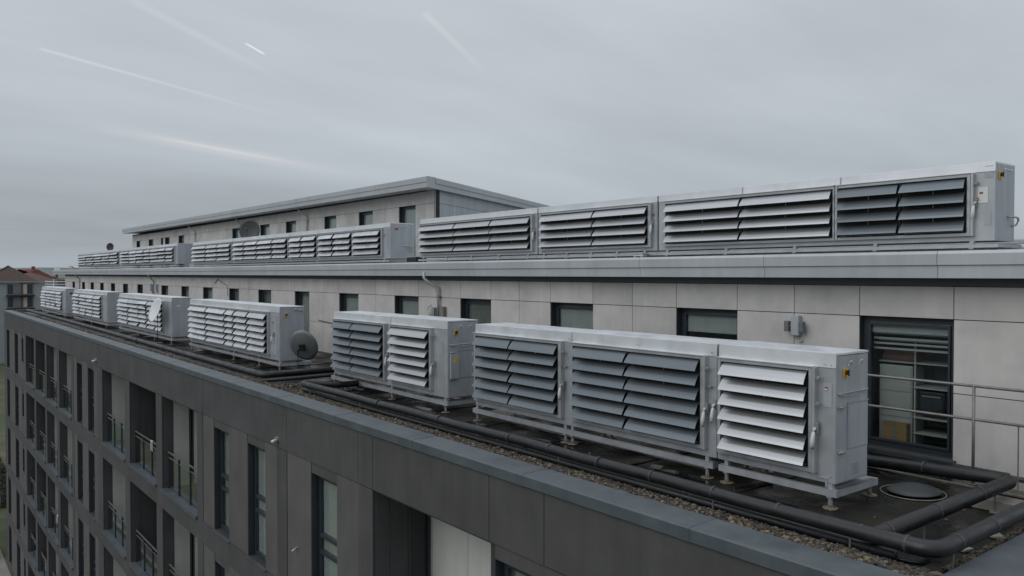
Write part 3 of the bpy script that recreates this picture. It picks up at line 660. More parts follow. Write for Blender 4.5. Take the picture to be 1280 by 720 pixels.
# C
U = unit_thing('lower roof condenser unit with four banks of curled pale blades beside the grey dish', -28.2, Yl, 0, grpL)
body(U, -32.6, -23.47, Yl, Dl, Zb, Zt-.03); front_skin(U, -32.6, -23.47, Yl, Zb, Zt-.14)
for a, b in ((-32.6, -30.1), (-30.06, -26.1), (-26.06, -23.47)): hood(U, a, b, Yl, Dl, 1.80, 1.99)
module(U, -32.45, -24.35, [-32.45, -30.25, -28.15, -27.25, -25.95, -24.35], .49, 1.75, Yl, 6, 'blade_far')
latch(U, -24.0, Yl-.02, 1.5); lever(U, -23.9, Yl-.02, .95); box('service_panel', 'casing', -24.1, -23.7, Yl-.014, Yl-.0065, .5, 1.7, U)
end_marks(U, -23.47, Yl, Dl, Zb, Zt-.03, False); end_latch(U, -23.47, Yl+.5, 1.88); end_latch(U, -23.47, Yl+.65, 1.86)
frame_feet(U, -32.7, -23.43, Yl-.03, .98, .17, .09, 0, (-32.4, -27.6, -25.2, -23.5), Zb)
# D
U = unit_thing('lower roof condenser unit partly hidden by a white satellite dish', -40, Yl, 0, grpL)
body(U, -44.8, -35.2, Yl, Dl, Zb, Zt-.03, False); front_skin(U, -44.8, -35.2, Yl, Zb, Zt-.14); hood(U, -44.8, -35.2, Yl, Dl, 1.80, 1.99)
module(U, -44.7, -36.4, [-44.7, -42.4, -40.4, -38.8, -37.4, -36.4], .49, 1.75, Yl, 6, 'blade_far', far=True)
box('service_panel', 'casing', -36.2, -35.4, Yl-.014, Yl-.0065, .4, 1.7, U); box('warning_sticker', 'plastic', -35.199, -35.19, Yl+.2, Yl+.32, 1.6, 1.66, U)
frame_feet(U, -44.9, -35.15, Yl-.03, .98, .17, .09, 0, (-44.5, -41, -38, -35.3), Zb)
# E, F
U = unit_thing('second to last lower roof condenser unit before the far end, pale ragged blades', -52.6, Yl, 0, grpL)
body(U, -57.5, -47.7, Yl, Dl, Zb, Zt-.03, False); front_skin(U, -57.5, -47.7, Yl, Zb, Zt-.14); hood(U, -57.5, -47.7, Yl, Dl, 1.80, 1.99)
module(U, -57.3, -48.9, [-57.3, -55.2, -53.1, -51.0, -48.9], .49, 1.75, Yl, 6, 'blade_far', far=True)
box('service_panel', 'casing', -48.7, -47.9, Yl-.014, Yl-.0065, .4, 1.7, U)
frame_feet(U, -57.6, -47.5, Yl-.03, .98, .17, .09, 0, (-57.2, -52, -48), Zb)
U = unit_thing('farthest lower roof condenser unit at the end of the roof', -65.7, Yl, 0, grpL)
body(U, -70.9, -60.6, Yl, Dl, Zb, Zt-.03, False); front_skin(U, -70.9, -60.6, Yl, Zb, Zt-.14); hood(U, -70.9, -60.6, Yl, Dl, 1.80, 2.0)
module(U, -70.7, -61.7, [-70.7, -68.4, -66.1, -63.9, -61.7], .49, 1.75, Yl, 6, 'blade_far', far=True)
box('warning_sticker', 'black', -60.599, -60.59, Yl+.25, Yl+.4, 1.6, 1.72, U)
frame_feet(U, -71.0, -60.4, Yl-.03, .98, .17, .09, 0, (-70.5, -65, -60.8), Zb)

# upper roof units
Yu, Du, Zub, Zut = 13.2, .72, 3.50, 4.70
def upper(label, xl, xr, bays, Y=Yu, dz=0, hoods=None, far=False, dep=Du):
    U = unit_thing(label, (xl+xr)/2, Y, 3.35, grpU)
    body(U, xl, xr, Y, dep, Zub+dz, Zut-.02+dz, not far); front_skin(U, xl, xr, Y, Zub+dz, Zut-.13+dz)
    for a, b in (hoods or [(xl, xr)]): hood(U, a, b, Y, dep, Zut-.15+dz, Zut+dz)
    for (a, b, cols, bm) in bays: module(U, a, b, cols, Zub+.13+dz, Zut-.21+dz, Y, 4, bm, far=far)
    frame_feet(U, xl+.02, xr+.08, Y-.10, dep+.12, 3.395+dz*.5, .055, 3.33, [xr-.3-(xr-xl-.6)*i/4 for i in range(5)], Zub+dz)
    return U
U = upper('nearest upper roof condenser unit, four blade columns, dark at right, yellow switch on end', -11.66, -4.98,
      [(-11.42, -5.36, [-11.42, -9.50, -7.56], 'blade_light')][:0]+[], hoods=[(-11.66, -9.52), (-9.49, -7.48), (-7.45, -4.98)])
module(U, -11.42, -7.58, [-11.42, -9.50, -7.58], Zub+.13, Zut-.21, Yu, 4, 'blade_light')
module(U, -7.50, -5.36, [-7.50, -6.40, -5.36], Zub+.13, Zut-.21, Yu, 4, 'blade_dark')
isolator(U, -4.98, Yu+.14, 4.50, 1.2); latch(U, -5.26, Yu-.02, 4.38); latch(U, -5.26, Yu-.02, 4.14); lever(U, -5.26, Yu, 3.93)
pp = box('label_plate', 'plastic', -5.22, -5.08, Yu-.016, Yu-.0065, 4.08, 4.32, U); box('label_print', 'red', -5.20, -5.15, Yu-.0185, Yu-.0165, 4.22, 4.25, pp)
box('front_hatch', 'casing', -5.13, -5.01, Yu-.012, Yu-.0065, 4.46, 4.64, U); box('front_hatch', 'casing', -5.13, -5.03, Yu-.012, Yu-.0065, 3.74, 3.95, U)
MB().tube([(-4.98, Yu+.45, 3.88), (-4.93, Yu+.48, 3.88), (-4.90, Yu+.62, 3.87), (-4.90, Yu+.66, 3.83), (-4.93, Yu+.66, 3.76), (-4.97, Yu+.6, 3.74)], .016, 8).build('pull_handle', M['steel'], U, smooth=True)
for y_ in (.3, .42, .54): MB().tube([(-4.972, Yu+y_, 4.60), (-4.965, Yu+y_+.06, 4.61)], .008, 6).build('lifting_lug', M['plastic'], U)
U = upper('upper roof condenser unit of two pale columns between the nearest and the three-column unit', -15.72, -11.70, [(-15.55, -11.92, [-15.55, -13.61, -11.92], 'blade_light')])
latch(U, -11.83, Yu-.02, 4.3); lever(U, -11.82, Yu, 3.95); box('service_panel', 'casing', -11.79, -11.72, Yu-.012, Yu-.0065, 3.7, 4.5, U)
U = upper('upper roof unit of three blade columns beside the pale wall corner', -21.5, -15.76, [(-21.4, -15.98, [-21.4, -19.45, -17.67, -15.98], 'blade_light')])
lever(U, -15.86, Yu, 3.95)
U = upper('long middle upper roof unit with a plain grey end and small red-orange sticker', -45.2, -23.4,
      [(-25.95, -23.95, [-25.95, -23.95], 'blade_far'), (-28.85, -26.08, [-28.85, -27.54, -26.08], 'blade_far'), (-31.68, -29.06, [-31.68, -30.45, -29.06], 'blade_far'),
       (-38.5, -31.94, [-38.5, -36.96, -35.3, -33.52, -31.94], 'blade_far'), (-45.05, -38.9, [-45.05, -42.65, -40.85, -38.9], 'blade_far')],
      hoods=[(-25.99, -23.4), (-28.97, -26.03), (-31.8, -29.01), (-38.7, -31.85), (-45.2, -38.75)], dep=.92)
box('service_panel', 'casing', -23.85, -23.5, Yu-.014, Yu-.0065, 3.65, 4.5, U); latch(U, -23.8, Yu-.02, 4.3)
box('warning_sticker', 'red', -23.399, -23.392, Yu+.16, Yu+.30, 4.46, 4.53, U); MB().tube([(-23.39, Yu+.55, 3.93), (-23.33, Yu+.6, 3.94), (-23.33, Yu+.85, 3.90), (-23.36, Yu+.7, 3.75)], .02, 6).build('pull_handle', M['steel'], U)
for y_ in (.36, .5, .64): MB().tube([(-23.392, Yu+y_, 4.58), (-23.38, Yu+y_+.07, 4.6)], .008, 6).build('lifting_lug', M['plastic'], U)
U = upper('farthest upper roof unit with ragged pale blades in two banks', -78.4, -48.1,
      [(-62.0, -48.7, [-62.0, -59.5, -57.5, -55.5, -53.8, -52.0, -50.3, -48.7], 'blade_far'), (-78.3, -62.8, [-78.3, -74.5, -71.5, -68.5, -65.6, -62.8], 'blade_far')], dz=.06, far=True, dep=1.2)

# ================================================================== PIPES
def arc(c, r, a0, a1, z, n=6): return [(c[0]+r*cos(radians(a0+(a1-a0)*i/n)), c[1]+r*sin(radians(a0+(a1-a0)*i/n)), z) for i in range(n+1)]
def pipe_thing(label, pts, r, bands=(), posts=(), cat='pipe', n=16):
    T = thing('insulated_pipe', label, cat, (pts[0][0], pts[0][1], 0), 'black lagged pipes on the lower roof')
    MB().tube(pts, r, n).build('pipe_run', M['pipe'], T, smooth=True)
    for (p, d) in bands:
        p = Vector(p); d = Vector(d).normalized()*.03
        MB().tube([p-d*.5, p+d*.5], (r if isinstance(r, float) else (.086 if p.x > -4 else .078))+.004, n).build('joint_band', M['band'], T, smooth=False)
    for (x_, y_, z_) in posts:
        P = MB().tube([(x_, y_, 0), (x_, y_, z_)], .012, 8).build('support_post', M['railmetal'], T)
        MB().box(x_-.05, x_+.05, y_-.05, y_+.05, .002, .012).build('post_plate', M['steel'], P)
    return T
zp = .32
front = [(-18.15, 9.3, .24), (-18.15, 8.75, .24), (-18.2, 8.45, zp-.04), (-18.42, 8.05, zp), (-18.35, 7.94, zp), (-18.2, 7.9, zp)]
front += [(-16, 7.93, zp), (-14.8, 7.955, zp-.018), (-13.5, 7.97, zp-.004), (-11.8, 7.95, zp-.016), (-10, 7.965, zp), (-8.5, 7.94, zp-.014), (-7, 7.93, zp), (-5.6, 7.915, zp-.010), (-4.2, 7.92, zp)]
front += arc((-3.66, 8.10), .18, -90, 0, zp)+[(-3.48, 10, zp), (-3.48, 12.9, zp)]
bx = [(-4.22, (1, 0, 0)), (-5.2, (1, 0, 0)), (-7.1, (1, 0, 0)), (-9.2, (1, 0, 0)), (-6.1, (1, 0, 0)), (-8.1, (1, 0, 0)), (-10.2, (1, 0, 0)), (-12.3, (1, 0, 0)), (-14.6, (1, 0, 0)), (-16.8, (1, 0, 0)), (-3.75, (1, 0, 0))]
pipe_thing('long black lagged pipe running along the near roof edge and turning at the right corner', front, [.076]*(len(front)-10)+[.080]+[.086]*9,
    [((x_, 7.925 if x_ > -9 else 7.955, zp-.0), d) for x_, d in bx]+[((-3.48, 8.35, zp), (0, 1, 0)), ((-3.48, 9.2, zp), (0, 1, 0)), ((-3.48, 10.6, zp), (0, 1, 0))],
    [(-4.35, 7.92, zp-.08), (-6.12, 7.93, zp-.08), (-9, 7.95, zp-.08), (-12.3, 7.97, zp-.08), (-15.4, 7.94, zp-.08), (-17.9, 7.9, zp-.08), (-3.46, 8.25, zp-.08), (-3.48, 10.2, zp-.08)])
pipe_thing('black lagged pipe branching back across the roof toward the big window', [(-4.08, 7.93, zp-.005), (-4.08, 11.1, zp-.005)]+arc((-4.2, 11.3), .12, 0, 90, zp-.005)+[(-4.35, 11.42, zp-.01), (-6.2, 11.5, .2), (-13, 11.55, .2)], .088,
    [((-4.08, 8.15, zp), (0, 1, 0)), ((-4.08, 9.25, zp), (0, 1, 0)), ((-4.08, 10.4, zp), (0, 1, 0)), ((-5.2, 11.455, .27), (-1, 0, 0))], [(-4.08, 9.0, .25), (-4.08, 10.9, .25)])
low = [(-18.5, 8.03, .15), (-16, 7.985, .15), (-12, 7.99, .15), (-8, 7.985, .15), (-3.9, 7.99, .15)]
pipe_thing('thinner black pipe lying in the shadow below the roof edge pipe', low, .055, [((-14, 7.99, .15), (1, 0, 0)), ((-10, 7.99, .15), (1, 0, 0)), ((-6.5, 7.99, .15), (1, 0, 0))], [])
far_ = [(-21.1, 12.2, .25), (-21.1, 8.25, .25)]+arc((-21.28, 8.15), .18, 0, -90, .25)+[(-22, 7.97, .25), (-30, 8.0, .25), (-45, 8.1, .27), (-60, 8.1, .3), (-68.5, 8.1, .3)]
pipe_thing('black lagged pipe running along the far half of the roof edge', far_, .092, [((x_, 8.0, .25), (1, 0, 0)) for x_ in (-22.5, -25, -28, -31, -35)], [(x_, 8.0, .2) for x_ in (-23, -27, -31, -36, -42)])
pipe_thing('second black lagged pipe beside the far corner of the pipe loop', [(-20.9, 12.2, .12), (-20.9, 8.1, .12), (-21.2, 7.85, .1), (-30, 7.86, .1), (-60, 7.9, .1)], .05, [], [])
# flashing strip and kerb by the wall
o = box('flashing_strip', 'lead', -13.5, -3.5, 11.86, 11.90, .012, .035); tag(o, 'narrow pale metal strip laid across the dark roof felt', 'strip')
o = box('pipe_trunking', 'pipe', -19.8, -4.6, 12.55, 12.80, .012, .10); tag(o, 'low black box trunking along the foot of the pale wall', 'trunking')
o = MB().box(-4.9, -3.9, 12.0, 12.45, .012, .07).box(-4.4, -3.75, 10.9, 11.25, .012, .14).build('paving_slab', M['lead']); tag(o, 'grey slab pieces lying at the foot of the railing', 'slab')
for i, (x_, y_, a_) in enumerate(((-3.8, 9.1, .3), (-3.75, 9.9, -.4), (-4.5, 10.9, .1))):
    lb = ['loose grey slate scrap between the two branching pipes, nearest', 'loose grey slate scrap between the two branching pipes, middle', 'loose grey scrap beside the back bend of the pipe'][i]
    m_ = MB().add([(-.16, -.06, 0), (.1, -.08, .0), (.18, .02, .01), (.02, .08, .015), (-.14, .05, .005), (-.16, -.06, .02), (.1, -.08, .02), (.18, .02, .03), (.02, .08, .035), (-.14, .05, .025)], [(4,3,2,1,0),(5,6,7,8,9)]+[(j, (j+1) % 5, 5+(j+1) % 5, 5+j) for j in range(5)])
    R_ = Matrix.Rotation(a_, 3, 'Z'); m_.v = [tuple(R_ @ Vector(v)+Vector((x_, y_, .012))) for v in m_.v]; tag(m_.build('slate_scrap', M['lead']), lb, 'scrap')

# ================================================================== GRAVEL
def gravel(name, regions, n_mesh):
    mb = MB(); r = random.Random(21)
    ico_v = [(0,0,1),(.894,0,.447),(.276,.851,.447),(-.724,.526,.447),(-.724,-.526,.447),(.276,-.851,.447),(.724,.526,-.447),(-.276,.851,-.447),(-.894,0,-.447),(-.276,-.851,-.447),(.724,-.526,-.447),(0,0,-1)]
    ico_f = [(0,1,2),(0,2,3),(0,3,4),(0,4,5),(0,5,1),(1,6,2),(2,7,3),(3,8,4),(4,9,5),(5,10,1),(2,6,7),(3,7,8),(4,8,9),(5,9,10),(1,10,6),(11,7,6),(11,8,7),(11,9,8),(11,10,9),(11,6,10)]
    for (x0, x1, y0, y1, dens, s0, s1, zb) in regions:
        for _ in range(int(abs(x1-x0)*(y1-y0)*dens)):
            x_, y_ = r.uniform(x0, x1), r.uniform(y0, y1); s = r.uniform(s0, s1)*(1.6 if r.random() < .06 else 1)
            sx, sy, sz = s*r.uniform(.8, 1.3), s*r.uniform(.7, 1.1), s*r.uniform(.5, .9); a = r.uniform(0, 6.28); ca, sa = cos(a), sin(a); t = r.uniform(-.5, .5)
            z_ = zb+sz*.5+r.uniform(0, .035)*(1-abs((y_-y0)/(y1-y0)-.4))
            vs = []
            for (vx, vy, vz) in ico_v:
                k = r.uniform(.8, 1.15); X_, Y_, Z_ = vx*sx*k, vy*sy*k, vz*sz*k+vx*sx*t*.4
                vs.append((x_+X_*ca-Y_*sa, y_+X_*sa+Y_*ca, z_+Z_))
            mb.add(vs, ico_f)
    o = mb.build(name, M['gravel']); o['kind'] = 'stuff'; o['label'] = 'brown and grey pebbles filling the edge gutter behind the coping'; o['category'] = 'gravel'
    ca_ = o.data.color_attributes.new('tone', 'FLOAT_COLOR', 'POINT')
    vals = []
    tones = [(.095, .074, .045), (.05, .042, .03), (.09, .083, .072), (.018, .016, .014), (.17, .14, .095), (.04, .037, .034), (.06, .042, .027), (.03, .027, .023)]
    for i in range(len(mb.v)//12): c_ = tones[r.randrange(8)]; vals += [*c_, 1]*12
    ca_.data.foreach_set('color', vals); return o
gm = M['gravel']; t_ = gm.node_tree; at = t_.nodes.new('ShaderNodeAttribute'); at.attribute_name = 'tone'
for n_ in t_.nodes:
    if n_.type == 'VECT_MATH' and n_.operation == 'SCALE':
        for l_ in list(n_.inputs[0].links): t_.links.remove(l_)
        t_.links.new(at.outputs['Color'], n_.inputs[0])
sheet('gutter_bed', 'membrane', [(XL+.35, 7.54), (-3.40, 7.54), (-3.40, 7.88), (XL+.35, 7.88)], .085)
box('gutter_edge', 'pipe', XL+.35, -3.62, 7.882, 7.90, .0, .07, kind='structure')
gravel('gravel', [(-8.5, -3.45, 7.545, 7.88, 3400, .009, .026, .105), (-14, -8.5, 7.545, 7.88, 2800, .010, .026, .105), (-22, -14, 7.545, 7.88, 1600, .014, .028, .10), (-20.8, -18.5, 7.88, 9.4, 420, .016, .03, 0), (-40, -22, 7.57, 7.82, 600, .02, .04, .085), (-70, -40, 7.57, 7.82, 160, .03, .06, .085),
                   (-3.60, -3.385, 8.3, 12.5, 2200, .010, .024, .01), (-4.4, -3.42, 7.57, 7.86, 900, .018, .045, .10)], 0)

def litter(name, n, area, m, sz, label, z=.017):
    r = random.Random(99+n); mb = MB()
    for _ in range(n):
        x_, y_ = r.uniform(*area[:2]), r.uniform(*area[2:]); a = r.uniform(0, 6.28); l_, w_ = r.uniform(*sz), r.uniform(*sz)*.45
        ca, sa = cos(a), sin(a); pts = [(-l_, 0), (-l_*.2, -w_), (l_*.7, -w_*.5), (l_, w_*.3), (0, w_)]
        b = [(x_+px*ca-py*sa, y_+px*sa+py*ca, z+r.uniform(0, .004)) for px, py in pts]
        mb.add(b+[(v[0], v[1], v[2]+.004) for v in b], [(5, 6, 7, 8, 9)]+[(i, (i+1) % 5, 5+(i+1) % 5, 5+i) for i in range(5)])
    o = mb.build(name, M[m], kind='stuff'); o['label'] = label; o['category'] = 'debris'
litter('leaf_litter', 160, (-20, -4.2, 8.1, 12.3), 'rust', (.012, .04), 'scattered brown leaf scraps and grit on the wet roof felt')
litter('roof_debris', 70, (-45, -13, 8.3, 12.3), 'lead', (.03, .09), 'pale scraps lying on the dark felt around the farther units')
pr_ = random.Random(31); pm = MB()
for _ in range(34):
    x_, y_, a_, b_ = pr_.uniform(-19.5, -4.4), pr_.choice([pr_.uniform(8.15, 9.3), pr_.uniform(8.2, 12.2)]), pr_.uniform(.12, .7), pr_.uniform(.05, .2)
    ph_ = [pr_.uniform(0, 6.28) for _ in range(3)]; n = 22; vs = [(x_, y_, .0165)]
    for i in range(n):
        t = 2*pi*i/n; k = 1+.3*sin(2*t+ph_[0])+.2*sin(3*t+ph_[1])+.13*sin(5*t+ph_[2]); vs.append((x_+a_*k*cos(t), y_+b_*k*sin(t), .0165))
    pm.add(vs, [(0, 1+i, 1+(i+1) % n) for i in range(n)])
o = pm.build('rain_puddles', M['water'], kind='stuff'); o['label'] = 'thin dark puddles standing on the roof felt'; o['category'] = 'puddles'
# ================================================================== RAILING
R = thing('railing', 'thin grey steel safety railing with two rails in front of the big window', 'railing', (-4.78, 12.0, 0))
for z_ in (1.42, .95): MB().tube([(-13.2, 12.0, z_), (-6.3, 12.0, z_), (-3.3, 12.0, z_)], .021, 8).build('rail', M['railmetal'], R, smooth=True)
for x_ in (-12.8, -10.1, -7.4, -4.78):
    p_ = MB().tube([(x_, 12.0, .01), (x_, 12.0, 1.42)], .022, 8).build('post', M['railmetal'], R, smooth=True); box('foot_plate', 'railmetal', x_-.06, x_+.06, 11.94, 12.06, .036, .044, p_)
MB().tube([(-4.22, 12.02, .02), (-4.22, 12.02, .95)], .009, 6).build('stay_wire', M['railmetal'], R)

# ================================================================== DISHES
def dish_mesh(r, depth, n=28, rings=5, sq=1.12):
    vs = [(0, 0, 0)]; fs = []
    for j in range(1, rings+1):
        q = j/rings
        for k in range(n): a = 2*pi*k/n; vs.append((r*q*cos(a), r*q*sq*sin(a), depth*q*q))
    for k in range(n): fs.append((0, 1+k, 1+(k+1) % n))
    for j in range(rings-1):
        for k in range(n): b = 1+j*n; fs.append((b+k, b+n+k, b+n+(k+1) % n, b+(k+1) % n))
    m = MB().add(vs, fs)
    off = len(m.v); m.add([(x, y, z-.012) for x, y, z in vs], [tuple(reversed(f)) for f in fs])
    b = 1+(rings-1)*n
    m.f += [(b+k, b+(k+1) % n, off+b+(k+1) % n, off+b+k) for k in range(n)]
    return m
def dish(label, c, r, face, mname, mast=None, feed=True):
    """face = direction the bowl opens toward"""
    T = thing('satellite_dish', label, 'satellite dish', (mast if mast else c), 'satellite dishes on the roofs')
    q = Vector(face).normalized().to_track_quat('Z', 'Y').to_matrix()
    def put(m): m.v = [tuple(q @ Vector(v)+Vector(c)) for v in m.v]; return m
    put(dish_mesh(r, r*.22)).build('reflector', M[mname], T, smooth=True)
    if feed:
        put(MB().tube([(0, -r*1.1, r*.2), (0, -r*.7, r*.75), (0, -.05*r, r*1.0)], .015, 8)).build('feed_arm', M['black'], T)
        put(MB().tube([(0, -.08*r, r*.9), (0, .06*r, r*1.12)], [.03, .045], 10)).build('feed_horn', M['black'], T)
        put(MB().box(-.08, .08, -.1, .1, -.09, -.02)).build('rear_bracket', M['black'], T)
    if mast:
        c_ = Vector(c); bk = c_-Vector(face).normalized()*.08
        MB().tube([mast, (mast[0], mast[1], bk.z-.1), tuple(bk)], .024, 8).build('mast', M['black'], T)
        m_ = Vector(mast); MB().box(m_.x-.18, m_.x+.18, m_.y-.18, m_.y+.18, m_.z+.002, m_.z+.03).build('base_slab', M['lead'], T)
    return T
dish('grey satellite dish standing on the lower roof at the end of the curled-blade unit', (-22.75, 9.82, .80), .45, (-.62, .70, .38), 'dish', (-22.95, 9.75, .0))
MB().tube([(-22.95, 9.75, .10), (-23.15, 9.5, .02)], .015, 6).tube([(-22.95, 9.75, .10), (-22.7, 9.55, .02)], .015, 6).build('brace', M['black'], T if False else bpy.data.objects['satellite_dish'])
dish('white satellite dish on a pole in front of the fourth lower roof unit', (-36.0, 9.0, 1.42), .49, (.13, -.93, .32), 'dishwhite', (-36.4, 9.12, .0))
dish('dark grey satellite dish on the upper roof behind the long middle unit', (-39.75, 14.4, 5.16), .52, (.75, -.62, .1), 'dishdark', (-39.7, 14.7, 3.33))
dish('small black satellite dish standing above the farthest upper roof unit', (-73.8, 14.8, 5.25), .30, (.8, -.55, .1), 'black', (-73.5, 14.85, 3.33))
T = thing('satellite_dish', 'dark grey satellite dish lying face down on the wet felt beside the nearest unit', 'satellite dish', (-5.10, 10.95, 0), 'satellite dishes on the roofs')
m_ = dish_mesh(.33, .085); m_.v = [(x-5.12, y+10.98, .125-z) for x, y, z in m_.v]; m_.build('reflector', M['dishdark'], T, smooth=True)
MB().tube([(-5.12+.40*cos(a*pi/18), 10.95+.42*sin(a*pi/18), .025) for a in range(37)], .008, 6).build('rim_ring', M['lead'], T)

# ================================================================== WALL FIXTURES
def bulkhead(label, x, y, z, s=1.0):
    T = thing('wall_lamp', label, 'wall lamp', (x, y, z), 'wall lamps on the building')
    MB().tube([(x, y, z), (x, y-.05, z)], .07*s, 14).build('back_plate', M['steel'], T)
    MB().tube([(x, y-.04, z), (x, y-.09, z-.02), (x+.02, y-.14, z-.04)], [.02*s, .03*s, .045*s], 12).build('lamp_head', M['plastic'], T, smooth=True)
bulkhead('round spotlight on the charcoal wall beside the two nearer narrow windows', -17.9, YF, -.86)
bulkhead('far round spotlight on the charcoal wall left of the large balconies', -38.4, YF, -.77, 1.5)
bulkhead('small fitting on the charcoal panel beside the open tilted window', -16.8, YF+.012, -3.1, .4)
T = thing('junction_box', 'grey twin floodlight bracket on the pale wall left of the big window', 'wall bracket', (-8.16, 13, 2.05))
MB().box(-8.24, -8.08, 12.88, 12.99, 1.88, 2.24).build('body', M['fascia'], T, bevel=.01)
for s in (-1, 1): MB().box(-8.16+s*.10, -8.16+s*.19, 12.84, 12.93, 1.95, 2.14).tube([(-8.16+s*.06, 12.9, 2.05), (-8.16+s*.12, 12.89, 2.05)], .02, 8).build('lamp_housing', M['dish'], T, bevel=.008)
MB().tube([(-8.16, 12.97, 1.82), (-8.10, 12.95, 1.77), (-8.05, 12.97, 1.80)], .012, 6).build('cable_tail', M['steel'], T)
T = thing('junction_box', 'cluster of grey boxes and hooks on the downpipe of the pale wall', 'wall box', (-20.1, 12.95, 1.8))
MB().box(-19.92, -19.72, 12.88, 12.99, 1.72, 2.02).build('body', M['lead'], T); MB().box(-20.35, -20.2, 12.86, 12.99, 1.65, 1.98).build('bracket', M['steel'], T)
MB().tube([(-20.4, 12.9, 2.05), (-20.5, 12.82, 1.95), (-20.35, 12.8, 1.8), (-20.28, 12.85, 1.6), (-20.1, 12.85, 1.56)], .02, 8).build('hook', M['steel'], T)
for i, x_ in enumerate((-53.0, -51.8)):
    T = thing('junction_box', ['grey wall box left of the far downpipe', 'grey wall box right of the far downpipe'][i], 'wall box', (x_, 12.95, 2.1))
    MB().box(x_-.15, x_+.15, 12.86, 12.99, 1.9, 2.35).build('body', M['fascia'], T)
T = thing('cable', 'thin black cable sagging along the pale wall joint behind the grey dish', 'cable', (-26, 12.97, 1.15))
MB().tube([(-28.6, 12.975, 1.22), (-27.6, 12.97, 1.17), (-26.5, 12.97, 1.14), (-25, 12.97, 1.13), (-23, 12.97, 1.10)], .012, 6).build('strand', M['black'], T)
T = thing('cable', 'thin grey cable hanging in a loop across the pale wall between far windows', 'cable', (-38, 12.97, 2.4))
MB().tube([(-40.9, 12.975, 2.5), (-40.4, 12.97, 2.72), (-39.7, 12.97, 2.55), (-39.0, 12.97, 2.42), (-38.9, 12.97, 1.9)], .014, 6).build('strand', M['dish'], T)

def floor_cable(label, pts, r=.012, m='black'):
    T = thing('cable', label, 'cable', pts[0]); MB().tube(pts, r, 6).build('strand', M[m], T, smooth=True)
floor_cable('black cable snaking from under the single-bay unit toward the edge pipe', [(-6.6, 9.9, .03), (-6.75, 9.2, .03), (-6.5, 8.9, .03), (-6.7, 8.6, .03), (-6.4, 8.3, .03), (-6.45, 8.05, .03)])
floor_cable('pale conduit lying on the felt under the wide dark-bladed unit', [(-12.6, 9.75, .04), (-11, 9.72, .04), (-9.2, 9.78, .04), (-7.6, 9.74, .04)], .018, 'steel')
floor_cable('black cable looping out under the third lower unit', [(-17.6, 9.9, .03), (-17.8, 9.0, .03), (-17.2, 8.7, .03), (-16.6, 8.9, .03), (-16.3, 8.5, .03), (-15.8, 8.15, .03)])
# clutter on the upper roof between the units
cr_ = random.Random(9)
def clutter(label, x, y, z, w_, d_, h_, m, kind_='roof_box', cat='roof box'):
    T = thing(kind_, label, cat, (x, y, z)); MB().box(x-w_/2, x+w_/2, y-d_/2, y+d_/2, z+.03, z+h_).build('case', M[m], T, bevel=.01); MB().box(x-w_/2-.02, x+w_/2+.02, y-d_/2-.02, y+d_/2+.02, z+h_+.001, z+h_+.02).box(x-w_/2+.02, x-w_/2+.06, y-d_/2, y+d_/2, z, z+.029).box(x+w_/2-.06, x+w_/2-.02, y-d_/2, y+d_/2, z, z+.029).build('lid', M['fascia'], T)
clutter('low grey box behind the right end of the nearest upper unit', -4.6, 14.6, 3.33, .5, .5, .26, 'fascia')
clutter('pale flat box on the upper roof edge under the two-bay unit', -12.0, 12.98, 3.35, .28, .15, .07, 'plastic')
clutter('dark box in the gap left of the three-column upper unit', -22.4, 13.6, 3.33, .6, .4, .2, 'coil')
clutter('grey box in the gap between the two far upper units', -46.6, 13.8, 3.33, 1.0, .5, .25, 'casing')
T = thing('pipe_bundle', 'pale pipes running on the upper roof behind the condenser units', 'pipes', (-12, 14.3, 3.33))
for i in range(3): MB().tube([(-3.0, 14.25+.22*i, 3.42+.05*i), (-46, 14.25+.22*i, 3.42+.05*i)], .05, 8).build('pipe_run', M[('plastic', 'casing', 'fascia')[i]], T, smooth=True)
T = thing('roof_fan', 'small black pointed bracket at the far left tip of the upper roof', 'bracket', (-79.4, 13.0, 3.35))
MB().tube([(-80.8, 12.8, 3.62), (-79.8, 12.9, 3.6), (-79.0, 13, 3.42), (-78.6, 13.2, 3.38)], [.02, .05, .05, .03], 6).build('arm', M['black'], T)
T = thing('roof_box', 'small white box at the far corner of the upper roof', 'roof box', (-86.8, 12.8, 3.35)); MB().box(-87.6, -86.8, 12.65, 13.0, 3.35, 3.62).build('case', M['dishwhite'], T)

# ================================================================== ROOM BEHIND THE BIG WINDOW
C_ = [('kitchen_cupboard', 'white cupboard standing inside the big window at left', 'cupboard', 'cupboard', (-6.86, -6.30, 13.42, 13.85, .12, 1.45)),
      ('oven', 'black appliance on a shelf in the middle of the big window', 'appliance', 'oven', (-6.20, -5.80, 13.45, 13.85, .65, 1.05)),
      ('cardboard_box', 'brown cardboard box low behind the big window', 'box', 'board', (-6.72, -6.32, 13.27, 13.41, .14, .50))]
for nm, lb, ct, mt, (a, b, c, d, e, f) in C_:
    T = thing(nm, lb, ct, ((a+b)/2, (c+d)/2, e)); MB().box(a, b, c, d, e, f).build('carcass', M[mt], T, bevel=.01)
    if nm == 'kitchen_cupboard':
        for i in range(3): box('door', 'cupboard', a+.02, b-.02, c-.016, c-.002, e+.04+i*.43, e+.44+i*.43, T)
    elif nm == 'oven': box('door', 'anthracite', a+.03, b-.03, c-.014, c-.002, e+.04, f-.1, T); box('handle', 'steel', a+.05, b-.05, c-.03, c-.016, f-.08, f-.06, T)
    else: box('flap', 'board', a, b, c-.004, c+.02, f+.001, f+.012, T); box('tape', 'lead', (a+b)/2-.02, (a+b)/2+.02, c-.003, c-.001, e, f, T)
T = thing('shelf_rack', 'dark shelving with pale edges inside the big window', 'shelf', (-6.2, 13.6, .1))
